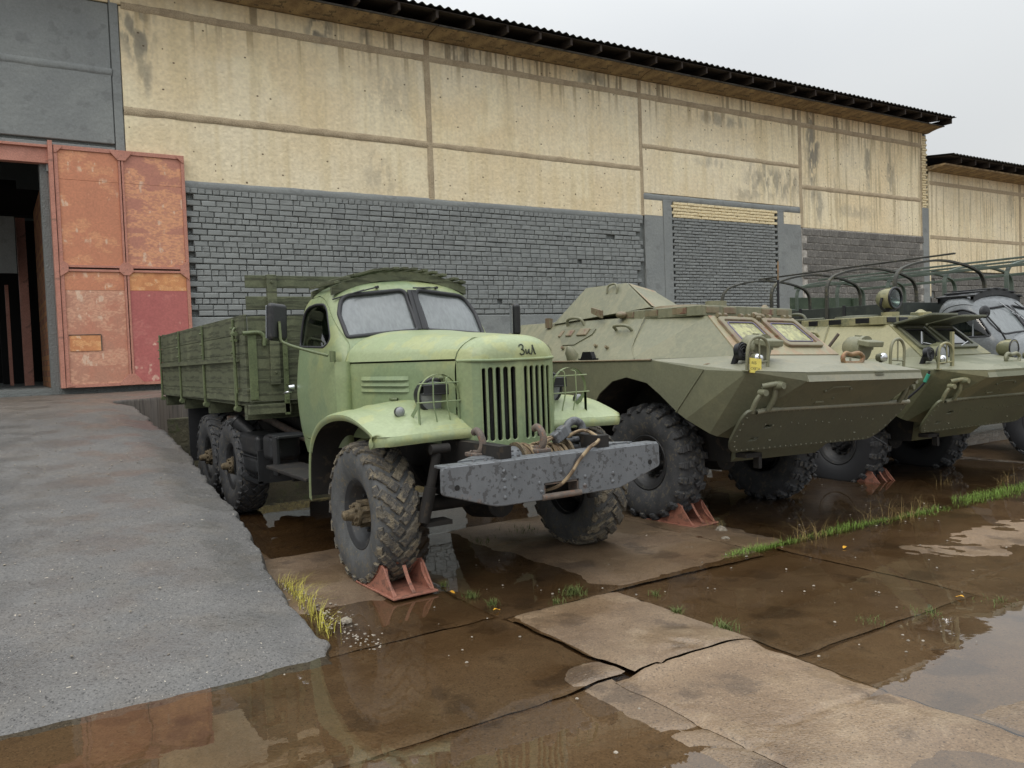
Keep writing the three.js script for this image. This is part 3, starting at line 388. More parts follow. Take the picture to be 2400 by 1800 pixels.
const hubFlat = done([cyl([0.02, 0, 0], [-0.06, 0, 0], 0.1, 0.085, 18), cyl([-0.06, 0, 0], [-0.085, 0, 0], 0.05, 0.04, 14), ...Array.from({ length: 8 }, (_, i) => { const a = i * Math.PI / 4; return cyl([-0.055, 0.07 * Math.cos(a), 0.07 * Math.sin(a)], [-0.08, 0.07 * Math.cos(a), 0.07 * Math.sin(a)], 0.011, 0.01, 6); })]);
function wheel(parent, x, y, z, { tyre = tyreA, hub = hubGeo, mats = [M.tyre, M.tyreMud, M.rim, M.hub], steer = 0, spin = 0, label } = {}) {
  const w = grp('wheel', parent, x, y, z); w.rotation.set(spin, (x > 0 ? Math.PI : 0) + steer, 0, 'YXZ'); if (label) w.userData.label = label;
  obj('tyre', tyre[0], mats[0], w); obj('tread', tyre[1], mats[1], w); obj('rim', rimGeo, mats[2], w); obj('hub', hub, mats[3], w); return w;
}
// smooth cab bodies: a rounded plan at every height
function cabLoft(rows, { n = 7, inset = 0, N = 72, keep } = {}) { // rows: [y, half width, front z, rear z, nose, exponent]
  const col = (k) => rows.map((r) => [r[0], r[k]]), y0 = rows[0][0] + inset * (keep ? 0 : 1), y1 = rows[rows.length - 1][0] - inset, nv = 46;
  const at2 = (y) => { const yy = clamp(y + (inset ? inset * sm(rows[0][0] + 0.9, y1, y) : 0), rows[0][0], rows[rows.length - 1][0]); return [Math.max(0.01, hang(col(1), yy) - inset), hang(col(2), yy) - inset, hang(col(3), yy) + inset, hang(col(4), yy), interp(col(5), yy)]; };
  const pnt = (y, a) => { const [w, f, r, v, e] = at2(y), c = Math.cos(a), s = Math.sin(a), p = 2 / e, x = w * Math.sign(s) * Math.abs(s) ** p, zz = Math.sign(c) * Math.abs(c) ** p; return [x, y, (f + r) / 2 + zz * (f - r) / 2 + (c > 0 ? v * (1 - Math.abs(x) / w) * Math.min(1, zz * 1.3) : 0)]; };
  const ys = Array.from({ length: nv + 1 }, (_, j) => { const t = j / nv; return mix(y0, y1, t < 0.7 ? t * 1.1 : 0.77 + (t - 0.7) * 0.23 / 0.3); });
  const P = [], I = []; for (const y of ys) for (let i = 0; i < N; i++) P.push(...pnt(y, (i / N) * Math.PI * 2));
  for (let j = 0; j < nv; j++) for (let i = 0; i < N; i++) { const a = j * N + i, b = j * N + (i + 1) % N, c = a + N, d = b + N; I.push(a, b, d, a, d, c); }
  const cb = P.length / 3; P.push(0, y0, (at2(y0)[1] + at2(y0)[2]) / 2, 0, y1, (at2(y1)[1] + at2(y1)[2]) / 2); for (let i = 0; i < N; i++) { I.push(cb, (i + 1) % N, i); I.push(cb + 1, nv * N + i, nv * N + (i + 1) % N); }
  const g = new THREE.BufferGeometry(); g.setAttribute('position', new THREE.Float32BufferAttribute(P, 3)); g.setIndex(I); g.computeVertexNormals();
  g.userData.front = (x, y) => { const [w, f, r, v, e] = at2(y), t = clamp(Math.abs(x) / w, 0, 0.995), zz = (1 - t ** e) ** (1 / e); return (f + r) / 2 + zz * (f - r) / 2 + v * (1 - t) * Math.min(1, zz * 1.3); };
  g.userData.side = (y, z) => { const [w, f, r, , e] = at2(y), t = clamp(Math.abs(z - (f + r) / 2) / (Math.abs(f - r) / 2), 0, 0.99); return w * (1 - t ** e) ** (1 / e); };
  return g;
}
const roundPoly = (pts, rad, k = 5) => { const out = [], n = pts.length; for (let i = 0; i < n; i++) { const [a, b, c] = [pts[(i + n - 1) % n], pts[i], pts[(i + 1) % n]], la = Math.hypot(a[0] - b[0], a[1] - b[1]), lc = Math.hypot(c[0] - b[0], c[1] - b[1]), r = Math.min(Array.isArray(rad) ? rad[i] : rad, la * 0.48, lc * 0.48), p = [b[0] + (a[0] - b[0]) / la * r, b[1] + (a[1] - b[1]) / la * r], q = [b[0] + (c[0] - b[0]) / lc * r, b[1] + (c[1] - b[1]) / lc * r]; for (let j = 0; j <= k; j++) { const t = j / k; out.push([(1 - t) ** 2 * p[0] + 2 * t * (1 - t) * b[0] + t * t * q[0], (1 - t) ** 2 * p[1] + 2 * t * (1 - t) * b[1] + t * t * q[1]]); } } return out; };
const along = (pts, n) => { const L = [0]; for (let i = 1; i <= pts.length; i++) L.push(L[i - 1] + Math.hypot(pts[i % pts.length][0] - pts[i - 1][0], pts[i % pts.length][1] - pts[i - 1][1])); return Array.from({ length: n }, (_, k) => { const s = L[pts.length] * k / n; let i = 1; while (L[i] < s) i++; const t = (s - L[i - 1]) / (L[i] - L[i - 1] || 1), a = pts[i - 1], b = pts[i % pts.length]; return [mix(a[0], b[0], t), mix(a[1], b[1], t)]; }); };
// a pane over an outline: f(p) lifts a 2-D point to 3-D
function pane(pts, f) { const c = [0, 0]; pts.forEach((p) => { c[0] += p[0] / pts.length; c[1] += p[1] / pts.length; }); const P = [], R = 5; for (let k = 0; k < R; k++) for (let i = 0; i < pts.length; i++) { const a = pts[i], b = pts[(i + 1) % pts.length], m = (p, t) => f([mix(c[0], p[0], t), mix(c[1], p[1], t)]), t0 = k / R, t1 = (k + 1) / R; P.push(...m(a, t0), ...m(a, t1), ...m(b, t1)); if (k) P.push(...m(a, t0), ...m(b, t1), ...m(b, t0)); } let g = new THREE.BufferGeometry(); g.setAttribute('position', new THREE.Float32BufferAttribute(P, 3)); g = mergeVertices(g, 1e-4); g.computeVertexNormals(); return g; }
const ring = (pts, f, r, k = 8) => new THREE.TubeGeometry(new THREE.CatmullRomCurve3(along(pts, 64).map((p) => V(...f(p))), true), 128, r, k, true);
const crease = (g, a = 0.55) => toCreasedNormals(g, a);

// ------------------------------------------------------------------ the light green six-wheeled cargo truck
{
  const T = tag(grp('cargo_truck', scene, 3.2, 0, 10.75), 'light green bonneted six wheeled truck with wooden bed and grey winch bumper', 'truck');
  const Z = (n, g, m, l, p = T) => obj(n, g, m, p, l);
  const rows = [[0.80, 0.745, -1.0, -2.2, 0, 7], [0.9, 0.785, -1.0, -2.23, 0, 7], [1.1, 0.815, -1.0, -2.25, 0, 7], [1.35, 0.825, -1.0, -2.26, 0, 7], [1.58, 0.805, -1.03, -2.26, 0.04, 7], [1.7, 0.785, -1.08, -2.26, 0.08, 7], [1.8, 0.77, -1.16, -2.25, 0.10, 7], [2.0, 0.738, -1.30, -2.23, 0.12, 7], [2.12, 0.705, -1.385, -2.20, 0.12, 6.5], [2.21, 0.645, -1.43, -2.15, 0.12, 5.5], [2.285, 0.53, -1.49, -2.07, 0.09, 4.2], [2.33, 0.38, -1.6, -1.99, 0.05, 3], [2.352, 0.2, -1.70, -1.93, 0.02, 2.4], [2.358, 0.06, -1.78, -1.86, 0, 2]];
  const outer = cabLoft(rows), inner = cabLoft(rows, { inset: 0.035 }), F = outer.userData.front, S = outer.userData.side;
  const ws = roundPoly([[-0.045, 1.845], [-0.045, 2.215], [-0.60, 2.165], [-0.665, 2.0], [-0.655, 1.80], [-0.35, 1.825]].reverse(), [0.02, 0.07, 0.12, 0.02, 0.02, 0.02].reverse());
  const dw = roundPoly([[-2.13, 1.75], [-2.06, 2.09], [-1.80, 2.115], [-1.50, 2.10], [-1.30, 1.78], [-1.42, 1.725]], [0.07, 0.14, 0.05, 0.12, 0.10, 0.05]);
  const mir = (p) => p.map(([x, y]) => [-x, y]).reverse();
  const zp = (p, a, b) => ext(p, b - a).translate(0, 0, a), xp = (p, a, b) => extX(p, a, b);
  const dp = roundPoly([[-2.06, 0.915], [-2.245, 1.3], [-2.25, 1.78], [-2.17, 2.17], [-1.80, 2.195], [-1.52, 2.14], [-1.085, 1.70], [-1.06, 1.15], [-1.06, 0.905]], [0.12, 0.1, 0.1, 0.16, 0.05, 0.14, 0.08, 0.05, 0.04]);
  const shrink = (p, d) => { const c = p.reduce((s, q) => [s[0] + q[0] / p.length, s[1] + q[1] / p.length], [0, 0]); return p.map(([x, y]) => { const l = Math.hypot(x - c[0], y - c[1]); return [c[0] + (x - c[0]) * (1 - d / l), c[1] + (y - c[1]) * (1 - d / l)]; }); };
  const shell = cut(outer, inner);
  let body = cut(shell, zp(ws, -1.62, -0.5), zp(mir(ws), -1.62, -0.5), xp(dp, -1.2, -0.5), xp(dp, 0.5, 1.2));
  Z('cab', crease(body), M.lime1);
  for (const s of [-1, 1]) {
    const door = grp('door', T); const a = s < 0 ? -1.2 : 0.5, b = s < 0 ? -0.5 : 1.2;
    Z('panel', crease(cut(common(shell, xp(shrink(dp, 0.007), a, b)), xp(dw, a, b))), M.lime1, undefined, door);
    const f = ([z, y]) => [s * (S(y, z) - 0.018), y, z]; Z('window', pane(dw, f), M.glass, undefined, door);
    Z('gasket', ring(dw, ([z, y]) => [s * (S(y, z) - 0.006), y, z], 0.011), M.rubber, undefined, door);
    if (s < 0) { Z('handle', [tube([[-0.835, 1.335, -2.19], [-0.87, 1.335, -2.19], [-0.885, 1.33, -2.22], [-0.885, 1.32, -2.30]], 0.011, 12), cyl([-0.82, 1.375, -2.17], [-0.87, 1.375, -2.17], 0.03, 0.024, 12)], M.chrome, undefined, door); Z('hinge', [cyl([-0.835, 1.60, -1.075], [-0.835, 1.69, -1.075], 0.02), cyl([-0.835, 0.96, -1.05], [-0.835, 1.01, -1.05], 0.014), span(-0.835, -0.8, 1.6, 1.69, -1.14, -1.08, 0.006)], M.metalGreen, undefined, door); }
    // windscreen half, its rubber frame
    const w = s < 0 ? ws : mir(ws), wf = ([x, y]) => [x, y, F(x, y) - 0.016];
    Z('windscreen', pane(w, wf), M.fog); Z('windscreen_gasket', ring(w, ([x, y]) => [x, y, F(x, y) + 0.0], 0.019, 8), M.rubber);
    Z('wiper', [cyl([s * 0.29, 2.24, F(0.29, 2.24) + 0.03], [s * (s < 0 ? 0.5 : 0.12), s < 0 ? 2.19 : 2.232, F(0.4, 2.2) + 0.035], 0.006), cyl([s * 0.29, 2.24, F(0.29, 2.24) - 0.01], [s * 0.29, 2.24, F(0.29, 2.24) + 0.04], 0.012), cyl([s * (s < 0 ? 0.42 : 0.22), s < 0 ? 2.212 : 2.238, F(0.4, 2.2) + 0.03], [s * (s < 0 ? 0.68 : 0.0), s < 0 ? 2.135 : 2.225, F(s < 0 ? 0.66 : 0.0, 2.14) + 0.03], 0.007)], M.rubber);
  }
  Z('windscreen_gasket', [rb(0.085, 0.41, 0.02, 0, 2.03, 0.0, 0.008, -0.5).translate(0, 0, F(0, 2.03) + 0.01), rb(0.012, 0.4, 0.02, 0, 2.03, 0.0, 0.004, -0.5).translate(0, 0, F(0, 2.03) + 0.02)], M.rubber);
  // inside the cab
  Z('seat', [rb(1.3, 0.2, 0.5, 0, 1.25, -1.85, 0.05), rb(1.3, 0.55, 0.14, 0, 1.58, -2.1, 0.05)], M.seat);
  Z('dashboard', rb(1.4, 0.22, 0.16, 0, 1.62, -1.2, 0.04), M.seat);
  Z('steering_wheel', [at(new THREE.TorusGeometry(0.21, 0.013, 8, 32), 0.34, 1.72, -1.45, -0.7), cyl([0.34, 1.72, -1.45], [0.34, 1.45, -1.2], 0.02), bx(0.4, 0.02, 0.02, 0.34, 1.72, -1.45)], M.black);
  // bonnet: lid, sides, nose, grille
  const hw = (z) => hang([[-1.12, 0.725], [-0.95, 0.695], [-0.4, 0.575], [0.0, 0.46], [0.225, 0.405]], z), ht = (z) => hang([[-1.12, 1.85], [-0.7, 1.815], [-0.2, 1.785], [0.22, 1.755]], z);
  const arch = (t) => (1 - Math.abs(t) ** 3.2) ** 0.62;
  const lid = (z, t, dy = 0) => [hw(z) * t, 1.592 + (ht(z) - 1.592) * arch(t) + 0.010 * Math.exp(-((Math.abs(t) - 0.62) ** 2) / 0.004) * sm(-1.0, -0.2, z) + dy, z];
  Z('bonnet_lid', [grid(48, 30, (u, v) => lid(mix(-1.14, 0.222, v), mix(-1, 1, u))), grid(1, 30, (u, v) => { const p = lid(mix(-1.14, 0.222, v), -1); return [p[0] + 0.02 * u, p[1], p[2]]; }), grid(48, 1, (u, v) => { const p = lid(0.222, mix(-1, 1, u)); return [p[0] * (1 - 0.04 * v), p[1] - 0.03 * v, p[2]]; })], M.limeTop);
  const nosePlan = [[0.405, 0.236], [0.402, 0.26], [0.385, 0.30], [0.345, 0.352], [0.31, 0.38], [0.285, 0.39]];
  for (const s of [-1, 1]) {
    Z('bonnet_side', [grid(24, 16, (u, v) => { const z = mix(-1.02, 0.222, u), y = mix(0.98, 1.578, v); return [s * (hw(z) + 0.004 - 0.012 * sm(0.9, 1, v) + 0.012 * Math.exp(-((y - 1.295) ** 2) / 0.0006) * sm(-0.88, -0.84, z) * sm(0.22, 0.16, z)), y, z]; })], M.lime1);
    Z('cowl', grid(10, 14, (u, v) => { const y = mix(0.9, 1.6, v); return [s * mix(0.823, 0.705, u), y, mix(-1.05, -1.005, u) + 0.03 * Math.sin(u * Math.PI) - 0.02 * sm(0.8, 1, v)]; }), M.lime1);
    for (let k = 0; k < 3; k++) Z('louvre', grid(16, 6, (u, v) => { const z = mix(-0.86, -0.26, u), e = sm(0, 0.06, u) * sm(1, 0.94, u); return [s * (hw(z) + 0.006 + 0.02 * v * e), 1.445 - k * 0.045 + 0.03 * (1 - v), z]; }), M.lime1);
    for (let k = 0; k < 3; k++) Z('louvre_slot', grid(4, 1, (u, v) => { const z = mix(-0.84, -0.28, u); return [s * (hw(z) + 0.0075 + 0.012 * v), 1.443 - k * 0.045 + 0.002 * v, z]; }), M.dark);
    Z('bonnet_catch', [tube([[s * (hw(-0.4) + 0.02), 1.30, -0.36], [s * (hw(-0.4) + 0.045), 1.302, -0.4], [s * (hw(-0.42) + 0.03), 1.30, -0.46]], 0.012, 10), cyl([s * hw(0.1), 1.46, 0.1], [s * (hw(0.1) + 0.03), 1.46, 0.085], 0.012), span(s * (hw(0.1) + 0.001) - 0.008, s * (hw(0.1) + 0.001) + 0.008, 1.39, 1.49, 0.08, 0.115, 0.006)], M.metalGreen);
    Z('nose_side', grid(20, 18, (u, v) => { const t = u * (nosePlan.length - 1), i = Math.min(nosePlan.length - 2, Math.floor(t)), f = t - i; return [s * mix(nosePlan[i][0], nosePlan[i + 1][0], f), mix(0.95, 1.572, v) - 0.0 * u, mix(nosePlan[i][1], nosePlan[i + 1][1], f)]; }), M.lime1);
    const slots = [0.048, 0.105, 0.162, 0.219, 0.27], cosA = Math.cos(0.19);
    const hole = (x, w) => { const r = w / 2, o = []; for (let i = 0; i <= 8; i++) o.push([x + r * Math.cos(Math.PI * i / 8), 1.505 + r * Math.sin(Math.PI * i / 8)]); for (let i = 0; i <= 8; i++) o.push([x - r * Math.cos(Math.PI * i / 8), 1.022 - r * Math.sin(Math.PI * i / 8)]); return o; };
    const gp = ext([[0, 0.955], [0.292, 0.955], [0.292, 1.574], [0, 1.574]], 0.012, { bevel: 0.004, holes: slots.map((x, k) => hole(x + 0.004, k > 3 ? 0.036 : 0.045)) });
    gp.translate(0, 0, 0); gp.rotateY(s > 0 ? 0.19 : 0.19); if (s < 0) { gp.scale(-1, 1, 1); const ix = gp.index ? gp.index.array : null; const p = gp.attributes.position.array; for (let i = 0; i < p.length; i += 9) for (let k = 0; k < 3; k++) { const t = p[i + k]; p[i + k] = p[i + 3 + k]; p[i + 3 + k] = t; } gp.computeVertexNormals(); } gp.translate(0, 0, 0.432); Z('grille', gp, M.lime1);
  }
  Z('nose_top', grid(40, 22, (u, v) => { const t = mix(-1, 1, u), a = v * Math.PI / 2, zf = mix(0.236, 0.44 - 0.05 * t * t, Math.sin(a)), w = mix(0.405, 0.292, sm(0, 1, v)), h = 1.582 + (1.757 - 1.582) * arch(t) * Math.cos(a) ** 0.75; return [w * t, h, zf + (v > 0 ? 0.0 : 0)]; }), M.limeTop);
  Z('nose_lip', [tube([[-0.40, 1.577, 0.25], [-0.345, 1.577, 0.355], [-0.285, 1.574, 0.395], [0, 1.572, 0.447], [0.285, 1.574, 0.395], [0.345, 1.577, 0.355], [0.40, 1.577, 0.25]], 0.012, 40), tube([[-0.38, 0.955, 0.29], [-0.29, 0.95, 0.385], [0, 0.945, 0.44], [0.29, 0.95, 0.385], [0.38, 0.955, 0.29]], 0.02, 30)], M.lime1);
  Z('radiator', [span(-0.36, 0.36, 0.95, 1.56, 0.18, 0.24), ...Array.from({ length: 16 }, (_, i) => rb(0.03, 0.56, 0.03, -0.31 + i * 0.041, 1.26, 0.26, 0.006))], M.black);
  { // the maker's letters painted on the nose
    const yb = 1.605, nz = (x, y) => { let lo = 0, hi = 1; const t = x / 0.33; for (let i = 0; i < 24; i++) { const v = (lo + hi) / 2, a = v * Math.PI / 2, h = 1.582 + 0.175 * arch(t) * Math.cos(a) ** 0.75; if (h > y) lo = v; else hi = v; } const v = (lo + hi) / 2; return mix(0.236, 0.44 - 0.05 * t * t, Math.sin(v * Math.PI / 2)) + 0.002; };
    const st = (pts) => poly(pts.map(([x, y]) => { const X = 0.005 + x * 0.9, Y = yb + y * 0.85; return [X, Y, nz(X, Y)]; }), 0.0055, 5);
    Z('lettering', [st([[0, 0.07], [0.015, 0.085], [0.035, 0.085], [0.042, 0.07], [0.034, 0.052], [0.018, 0.046], [0.036, 0.04], [0.046, 0.022], [0.036, 0.004], [0.014, 0.0], [0.0, 0.012]]), st([[0.062, 0.046], [0.064, 0.012], [0.07, 0.004], [0.084, 0.03], [0.094, 0.046], [0.092, 0.012], [0.102, 0.004]]), st([[0.112, 0.0], [0.122, 0.02], [0.14, 0.085], [0.142, 0.04], [0.15, 0.004], [0.158, 0.002]])], std({ color: 0x2c3324, roughness: 0.6 }));
  }
  // front wings with lips and splash guards
  const fo = [[-1.12, 0.55], [-1.1, 0.78], [-1.05, 0.96], [-0.95, 1.08], [-0.78, 1.17], [-0.55, 1.222], [-0.3, 1.237], [-0.08, 1.215], [0.12, 1.165], [0.27, 1.115], [0.335, 1.092]];
  const fp = (v) => { const L = fo.length - 1, t = v * L, i = Math.min(L - 1, Math.floor(t)), f = t - i, a = fo[Math.max(0, i - 1)], b = fo[i], c = fo[i + 1], d = fo[Math.min(L, i + 2)], cr = (k) => 0.5 * (2 * b[k] + (c[k] - a[k]) * f + (2 * a[k] - 5 * b[k] + 4 * c[k] - d[k]) * f * f + (3 * b[k] - a[k] - 3 * c[k] + d[k]) * f ** 3); return [cr(0), cr(1)]; };
  for (const s of [-1, 1]) {
    const top = grid(22, 60, (u, v) => { const [z, y] = fp(v), x = mix(1.075, 0.36, u), e = sm(0, 0.09, u), fr = sm(0.86, 1, v), rise = 0.06 * sm(0.05, 0.8, u) * sm(0.25, 0.5, v) * (1 - 0.8 * fr), rib = 0.007 * (Math.exp(-((u - 0.17) ** 2) / 0.0006) + Math.exp(-((u - 0.42) ** 2) / 0.0008)) * sm(0.3, 0.4, v) * sm(0.97, 0.85, v); return [s * (x - 0.012 * (1 - e)), y - 0.02 * (1 - e) ** 2 + rise + rib + 0.006 * N2(x * s, z, 5, 81), z - 0.14 * fr * sm(0.16, 0, u) ** 2]; });
    const lip = grid(5, 60, (u, v) => { const [z, y] = fp(v), fr = sm(0.86, 1, v), q = sm(0.82, 0.94, v); return [s * (1.063 + 0.008 * Math.sin(u * Math.PI) - 0.02 * u * (1 - q)), y - 0.02 - mix(0.045, 0.068, q) * u, z - 0.14 * fr]; });
    const front = grid(24, 6, (u, v) => { const [z, y] = fp(1), x = mix(1.063, 0.345, u), rise = 0.06 * sm(0.05, 0.8, u) * 0.2, c = sm(0.16, 0, u) ** 2; return [s * x, y - 0.02 * (1 - sm(0, 0.09, u)) ** 2 + rise - 0.068 * v - 0.0 * u, z - 0.14 * c + 0.012 * Math.sin(v * Math.PI)]; });
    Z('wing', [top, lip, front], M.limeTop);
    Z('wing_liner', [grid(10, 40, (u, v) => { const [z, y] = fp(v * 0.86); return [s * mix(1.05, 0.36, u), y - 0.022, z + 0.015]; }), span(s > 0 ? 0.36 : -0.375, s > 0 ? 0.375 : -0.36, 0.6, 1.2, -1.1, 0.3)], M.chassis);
    // side lamp, headlamp on its foot, lamp guard
    const yb = 1.185;
    Z('side_lamp', [cyl([s * 0.78, yb, 0.06], [s * 0.78, yb + 0.03, 0.06], 0.014), cyl([s * 0.78, yb - 0.002, 0.06], [s * 0.78, yb + 0.006, 0.06], 0.04, 0.035), lathe([[0, -0.045], [0.02, -0.04], [0.036, -0.015], [0.038, 0.01], [0.036, 0.014]], 16).rotateX(Math.PI / 2).translate(s * 0.78, 1.235, 0.07)], M.rim);
    Z('lamp_lens', lathe([[0.036, 0], [0.03, 0.012], [0.016, 0.02], [0.0, 0.022]], 16).rotateX(Math.PI / 2).translate(s * 0.78, 1.235, 0.084), M.lens);
    const h = grp('headlamp', T); const L = (n, g, m) => obj(n, at(done(g), s * 0.505, 1.335, 0.02), m, h);
    L('shell', [lathe([[0, -0.13], [0.05, -0.125], [0.095, -0.09], [0.12, -0.03], [0.125, 0.02], [0.12, 0.03]], 28).rotateX(Math.PI / 2), cyl([0, -0.11, -0.02], [0, -0.17, -0.02], 0.04, 0.05, 12), lathe([[0.118, 0.02], [0.13, 0.022], [0.13, 0.05], [0.112, 0.058], [0.11, 0.045]], 28).rotateX(Math.PI / 2)], M.black);
    L('reflector', lathe([[0, -0.02], [0.06, -0.005], [0.112, 0.04]], 24).rotateX(Math.PI / 2), M.reflector); L('lens', lathe([[0.112, 0.045], [0.08, 0.058], [0.04, 0.066], [0, 0.068]], 24).rotateX(Math.PI / 2), M.lens);
    L('hood', [rb(0.23, 0.012, 0.09, 0, 0.075, 0.085, 0.004), rb(0.23, 0.07, 0.012, 0, 0.045, 0.125, 0.004), rb(0.23, 0.012, 0.05, 0, 0.012, 0.11, 0.004), rb(0.23, 0.06, 0.01, 0, 0.05, 0.05, 0.003)], M.black);
    const gx = (x) => s * (0.562 + x), zg = 0.255, arc = Array.from({ length: 15 }, (_, i) => { const a = Math.PI * i / 14; return [gx(0.155 * Math.cos(a)), 1.335 + 0.155 * Math.sin(a)]; });
    const band = [[gx(0.155), 1.105], ...arc, [gx(-0.155), 1.105]];
    const bandGeo = grid(band.length - 1, 1, (u, v) => { const p = band[Math.round(u * (band.length - 1))]; return [p[0], p[1], zg + 0.014 - 0.028 * v]; }, 0.5);
    Z('lamp_guard', [bandGeo, bandGeo.clone().translate(s * 0.002, 0.003, 0), span(gx(-0.157) < gx(0.157) ? gx(-0.157) : gx(0.157), Math.max(gx(-0.157), gx(0.157)), 1.10, 1.112, zg - 0.012, zg + 0.018, 0.003),
      ...[-0.155, 0.155].map((k) => { const g2 = ext([[0, 0], [0.2, 0.055], [0.03, 0.19], [0, 0.19]], 0.004, { holes: [roundPoly([[0.03, 0.04], [0.13, 0.07], [0.03, 0.15]], 0.02, 3)] }); g2.rotateY(Math.PI / 2); return g2.translate(gx(k), 1.11, zg + 0.012); }),
      cyl([gx(-0.155 - 0.01), 1.30, zg + 0.018], [gx(0.18), 1.30, zg + 0.018], 0.005), cyl([gx(-0.15), 1.43, zg + 0.018], [gx(0.16), 1.43, zg + 0.018], 0.005),
      ...[-0.055, 0.05].map((k) => tube([[gx(k) - s * 0.03, 1.472, zg], [gx(k), 1.46, zg + 0.02], [gx(k), 1.42, zg + 0.022], [gx(k), 1.28, zg + 0.022], [gx(k) - s * 0.02, 1.19, zg + 0.015], [gx(k) - s * 0.03, 1.112, zg + 0.012]], 0.005, 24, 6))], M.lime1);
  }
  // wooden rack on the cab roof
  const rackY = (x) => 2.405 - 0.14 * (x / 0.66) ** 2;
  const beam = (z) => grid(16, 1, (u, v) => { const x = mix(-0.67, 0.64, u); return [x, rackY(x) - 0.015 - 0.072 * v, z]; });
  for (const z of [-1.47, -1.98]) Z('rack_beam', [beam(z + 0.02), beam(z - 0.02), grid(16, 1, (u, v) => { const x = mix(-0.67, 0.64, u); return [x, rackY(x) - 0.015, z + 0.02 - 0.04 * v]; }), grid(16, 1, (u, v) => { const x = mix(-0.67, 0.64, u); return [x, rackY(x) - 0.087, z + 0.02 - 0.04 * v]; }), span(-0.672, -0.668, rackY(0.67) - 0.087, rackY(0.67) - 0.015, z - 0.02, z + 0.02), span(0.638, 0.642, rackY(0.64) - 0.087, rackY(0.64) - 0.015, z - 0.02, z + 0.02)], M.woodGreen);
  for (const x of [-0.64, -0.545, -0.45, -0.27, -0.175, -0.08, 0.018, 0.112, 0.215, 0.31, 0.405, 0.52, 0.60]) Z('rack_slat', rb(0.055, 0.024, 0.64, x, rackY(x) + 0.012, -1.73, 0.004, 0, rr(-0.02, 0.02), -0.3 * x), M.woodGreen);
  // mirrors
  for (const s of [-1, 1]) {
    const mm = grp('mirror', T); const ml = (n, g, m) => obj(n, g, m, mm);
    ml('housing', [at(rb(0.2, 0.31, 0.075, 0, 0, 0, 0.035), s * 1.17, 1.945, -1.42, 0, s * (s < 0 ? -0.55 : 1.15), s * 0.06)], M.black); ml('glass', at(rb(0.165, 0.27, 0.006, 0, 0, -0.042, 0.003), s * 1.17, 1.945, -1.42, 0, s * (s < 0 ? -0.55 : 1.15), s * 0.06), M.reflector);
    ml('arm', [tube([[s * 0.85, 1.655, -1.13], [s * 0.98, 1.70, -1.22], [s * 1.12, 1.76, -1.33], [s * 1.16, 1.79, -1.355], [s * 1.165, 1.86, -1.36], [s * 1.165, 1.95, -1.37]], 0.012, 30)], M.metalGreen);
  }
  // bed: frame, planks one by one, straps, headboard
  const y0 = 1.225, z0 = -7.25, z1 = -2.66, plk = [[0, 0.125], [0.13, 0.2], [0.34, 0.118], [0.464, 0.185], [0.654, 0.185]];
  for (const s of [-1, 1]) { plk.forEach(([b, h], k) => { if (s > 0 && k < 3) return; Z('plank', rb(0.03, h, z1 - z0, s * 1.105, y0 + b + h / 2, (z0 + z1) / 2, 0.004, -0.008), M.woodGreen); }); Z('plank', rb(0.03, 0.13, z1 - z0, s * 1.103, y0 + 0.396, (z0 + z1) / 2, 0.003, -0.008), M.woodGreen); Z('rail_batten', rb(0.035, 0.05, 4.25, s * 1.135, y0 + 0.415, -5.0, 0.005, -0.008), M.woodGreen);
    for (const z of [-7.2, -5.83, -4.44, -3.03]) Z('strap', [span(s * 1.135 - 0.01, s * 1.135 + 0.01, y0 - 0.07, y0 + 0.83, z - 0.02, z + 0.02, 0.004), cyl([s * 1.125, y0 - 0.06, z - 0.045], [s * 1.125, y0 - 0.06, z + 0.045], 0.03), cyl([s * 1.14, y0 + 0.5, z], [s * 1.165, y0 + 0.5, z], 0.012, 0.01, 6), cyl([s * 1.14, y0 + 0.62, z], [s * 1.165, y0 + 0.62, z], 0.012, 0.01, 6), cyl([s * 1.14, y0 + 0.74, z], [s * 1.165, y0 + 0.74, z], 0.012, 0.01, 6)], M.metalGreen);
    Z('latch', [tube([[s * 1.14, y0 + 0.74, -2.92], [s * 1.17, y0 + 0.7, -2.9], [s * 1.17, y0 + 0.6, -2.89], [s * 1.145, y0 + 0.1, -2.93]], 0.014, 20), cyl([s * 1.16, y0 + 0.68, -2.97], [s * 1.16, y0 + 0.68, -2.83], 0.022), cyl([s * 1.15, y0 + 0.62, -2.95], [s * 1.15, y0 + 0.62, -2.86], 0.016)], M.metalGreen); }
  const bolt = (x, y, z, r = 0.014) => cyl([x, y, z], [x, y, z + 0.014], r, r * 0.85, 6);
  [[0.0, 0.21], [0.215, 0.19], [0.41, 0.185], [0.6, 0.22]].forEach(([b, h]) => { Z('plank', rb(2.18, h, 0.03, 0, 1.245 + b + h / 2, -2.64, 0.004), M.woodGreen); Z('plank', rb(2.18, h, 0.03, 0, 1.245 + b + h / 2, z0 - 0.0, 0.004), M.woodGreen); });
  for (const [y, h] of [[2.19, 0.126], [2.395, 0.121]]) Z('headboard_rail', rb(2.19, h, 0.03, 0.0, y, -2.64, 0.005), M.woodGreen);
  for (const x of [-0.855, 0.855]) Z('headboard_post', [rb(0.095, 1.06, 0.045, x, 1.93, -2.605, 0.006), bolt(x, 2.39, -2.58, 0.016), bolt(x, 2.19, -2.58, 0.016), bolt(x, 1.52, -2.58, 0.014)], M.woodGreen);
